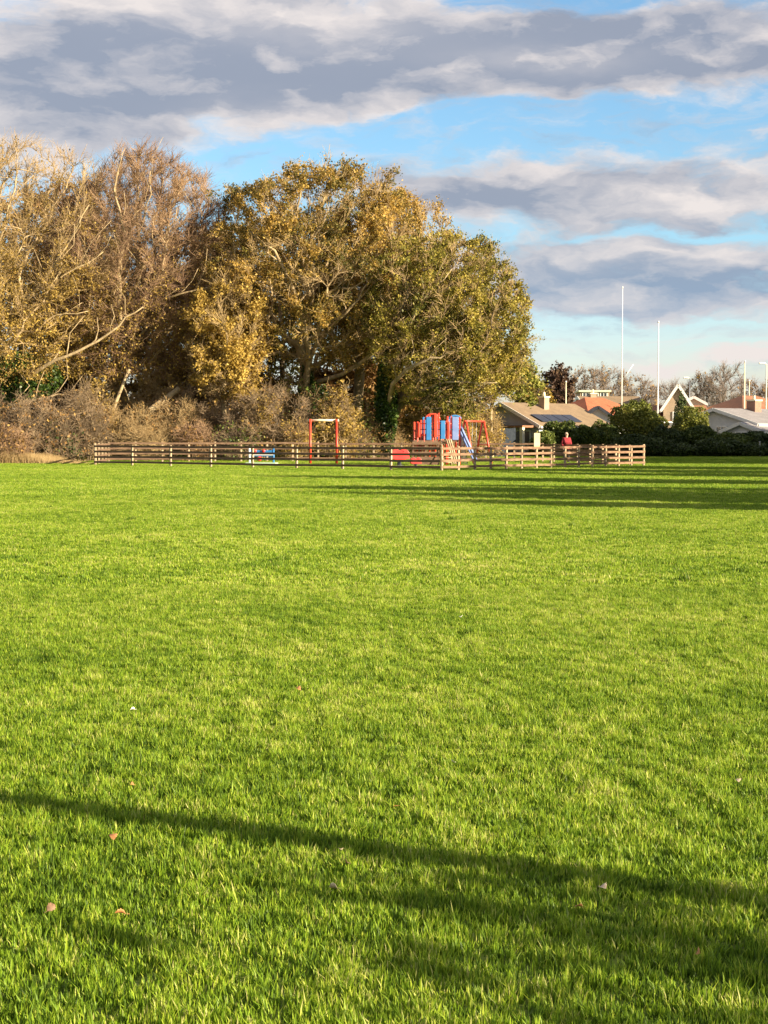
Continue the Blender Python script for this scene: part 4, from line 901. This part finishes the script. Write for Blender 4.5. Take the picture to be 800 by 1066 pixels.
# ------------------------------------------------------------------ trees outside the frame that throw the long shadows
sh = tree_px('evergreen_tree', 'tall dark evergreen past the right edge, first of the row shading the field', 'tree', 400, 400, 90, 330, 448, 60, 601, BARK_D, TW_GREY, L_DARK, n_att=420, step=.7, trunk_r=.25, leaves=26000, leaf_size=.34, twigs=7, twig_len=1.2, group='evergreens off the right side of the field', fork=1.5, low=-.95)
ux, uy = math.sin(SUN_AZ), math.cos(SUN_AZ); tn = math.tan(SUN_EL)
Hs = wz(330, 60)
def caster(tip_px, tip_d, Ht, k, wscale=1.0):
    """tree of height Ht whose shadow ends at the given place on the field"""
    L = Ht/tn; x_, y_ = wx(tip_px, tip_d)+ux*L, tip_d+uy*L; s = Ht/Hs
    return (x_, y_, 0), (s*wscale, s*wscale, s)
HW0 = 90/F*60
# (direction of the tip, position across the shadows, height, half width)
spec = [(560, 37.5, 8, 1.3), (480, 41.5, 9, 1.7), (430, 45.8, 10, 1.9), (520, 49.4, 8, .9), (380, 57.2, 11, 1.9), (600, 67.0, 9, 1.9), (520, 73, 10, 2.6), (610, 81, 9, 3.0),
        (660, 97.5, 8, 3.6), (650, 105, 9, 4.2), (640, 113, 9, 4.2)]
place = ['second', 'third', 'fourth', 'fifth', 'sixth', 'seventh', 'eighth', 'ninth', 'tenth', 'eleventh', 'twelfth']
for k, (tp, q, Ht, hw) in enumerate(spec):
    a_ = (tp-400)/F; td = q/(1+.503*a_); loc, scl = caster(tp, td, Ht, k, 1.0); scl = (hw/HW0, hw/HW0, Ht/Hs)
    if k == 0: sh.location = loc; sh.scale = scl
    else: copy_thing(sh, loc, k*1.3, scl, 'tall dark evergreen past the right edge, %s of the row shading the field' % place[k-1])
for k, (px, d_h, t_, ztop) in enumerate([(600, 116, 26, .7), (650, 116, 26, .8), (700, 117, 26, 1.0), (750, 117, 26, .9), (800, 117, 26, 1.0), (850, 117, 26, 1.0)]):
    Ht = ztop + t_*tn; s = Ht/Hs; x_ = wx(px, d_h)+ux*t_; y_ = d_h+uy*t_
    if (x_/y_) < .30: continue
    copy_thing(sh, (x_, y_, 0), k*2.1+.4, (s*1.2, s*1.2, s), 'broad dark evergreen past the right edge, number %s from the hedge' % ['one', 'two', 'three', 'four', 'five', 'six'][k], 'evergreens beside the hedge')

# near trees behind the camera on the right: trunk and crown throw the shadow across the foreground
def gpt(px, py, z=0.035):
    an = math.atan((py-533)/F)+TILT; y_ = (CAMZ-z)/math.tan(an); dep = y_*math.cos(TILT)+(CAMZ-z)*math.sin(TILT); return ((px-400)/F*dep, y_)
r_n = np.random.default_rng(5)
gx0, gy0 = gpt(800, 936); gx1, gy1 = gpt(0, 828); 
make_tree('roadside_tree', 'slim bare tree standing right of the viewer', 'tree', (gx0+ux*6, gy0+uy*6, 0), (gx0+ux*6, gy0+uy*6, 8.6), (2.3, 2.3, 3.2), 701, BARK_D, TW_GREY, L_OLIVE, n_att=300, step=.45,
          trunk_r=.105, leaves=2500, leaf_size=.09, twigs=5, twig_len=.8, fork=5.4, wobble=.1)
gx0, gy0 = gpt(700, 992)
make_bush('thorn_bush', 'thin hawthorn bush right of the viewer, shading the lower right grass', (gx0+ux*7.4, gy0+uy*7.4, 0), 1.5, 2.65, 702, TW_GREY, L_OLIVE, 800, group='bushes beside the viewer', ntw=5, tl=.6)

# ------------------------------------------------------------------ fallen leaves on the grass
def fallen(label, px, py, col, size, seed, name='fallen_leaf'):
    x_, y_ = gpt(px, py); r_ = random.Random(seed); n = 11; pts_ = []
    for i in range(n):
        t = i/(n-1); wd = math.sin(math.pi*min(1, t*1.03))**.7*.36*(1+.22*math.cos(i*2.6))
        pts_.append((t-.5, wd, .12*math.sin(t*3)))
    vs = []; 
    for (a_, b2, c_) in pts_: vs += [(a_*size, b2*size, (c_+b2*.5)*size), (a_*size, 0, c_*size), (a_*size, -b2*size, (c_+b2*.35)*size)]
    fs = []
    for i in range(n-1):
        for j in (0, 1): fs.append((i*3+j, i*3+j+1, (i+1)*3+j+1, (i+1)*3+j))
    mb = MB().add(vs, fs); mb.tube([(-.5*size, 0, 0), (-.8*size, .03*size, .02*size)], .0012, 5)
    o = mb.build(name, L_LITTER[col], None, True); o.scale = (.70,)*3; sol = o.modifiers.new('thickness', 'SOLIDIFY'); sol.thickness = .0008
    o.location = (x_, y_, .040); o.rotation_euler = (r_.uniform(-.5, .5)+.5, r_.uniform(-.4, .4), r_.uniform(0, 6.28)); tag(o, label, 'leaf', 'leaves fallen on the grass')
for k, q in enumerate([('orange leaf lying in the shadow at the lower right corner', 728, 994, 'orange', .05), ('orange leaf in the shadow left of the lowest right one', 603, 946, 'orange', .045),
        ('curled pale leaf in the middle of the foreground', 347, 926, 'pale', .055), ('small pink leaf just above the curled pale leaf', 355, 886, 'pale', .035),
        ('dark brown leaf between the two pale ones in the foreground', 361, 900, 'brown', .05), ('flat orange leaf nearest the lower left corner', 125, 953, 'orange', .055),
        ('upright orange brown leaf below the start of the tree shadow at the left', 118, 873, 'orange', .06), ('dull brown leaf at the left edge of the foreground', 53, 947, 'brown', .055),
        ('small orange leaf just above the shadow edge at the left', 138, 818, 'orange', .04), ('pale twisted leaf lying across the shadow edge at the right', 628, 926, 'pale', .06),
        ('white leaf alone on the left half of the field', 138, 740, 'white', .055), ('orange leaf upper left of centre on the field', 311, 718, 'orange', .06),
        ('cream leaf right of centre above the shadow', 472, 795, 'white', .045), ('tiny white leaf farthest away near the middle of the field', 480, 643, 'white', .07),
        ('pale brown leaf near the right edge above the shadow', 769, 814, 'pale', .045), ('small orange leaf just above the middle of the shadow edge', 412, 841, 'orange', .03)]):
    fallen(*q, 900+k)
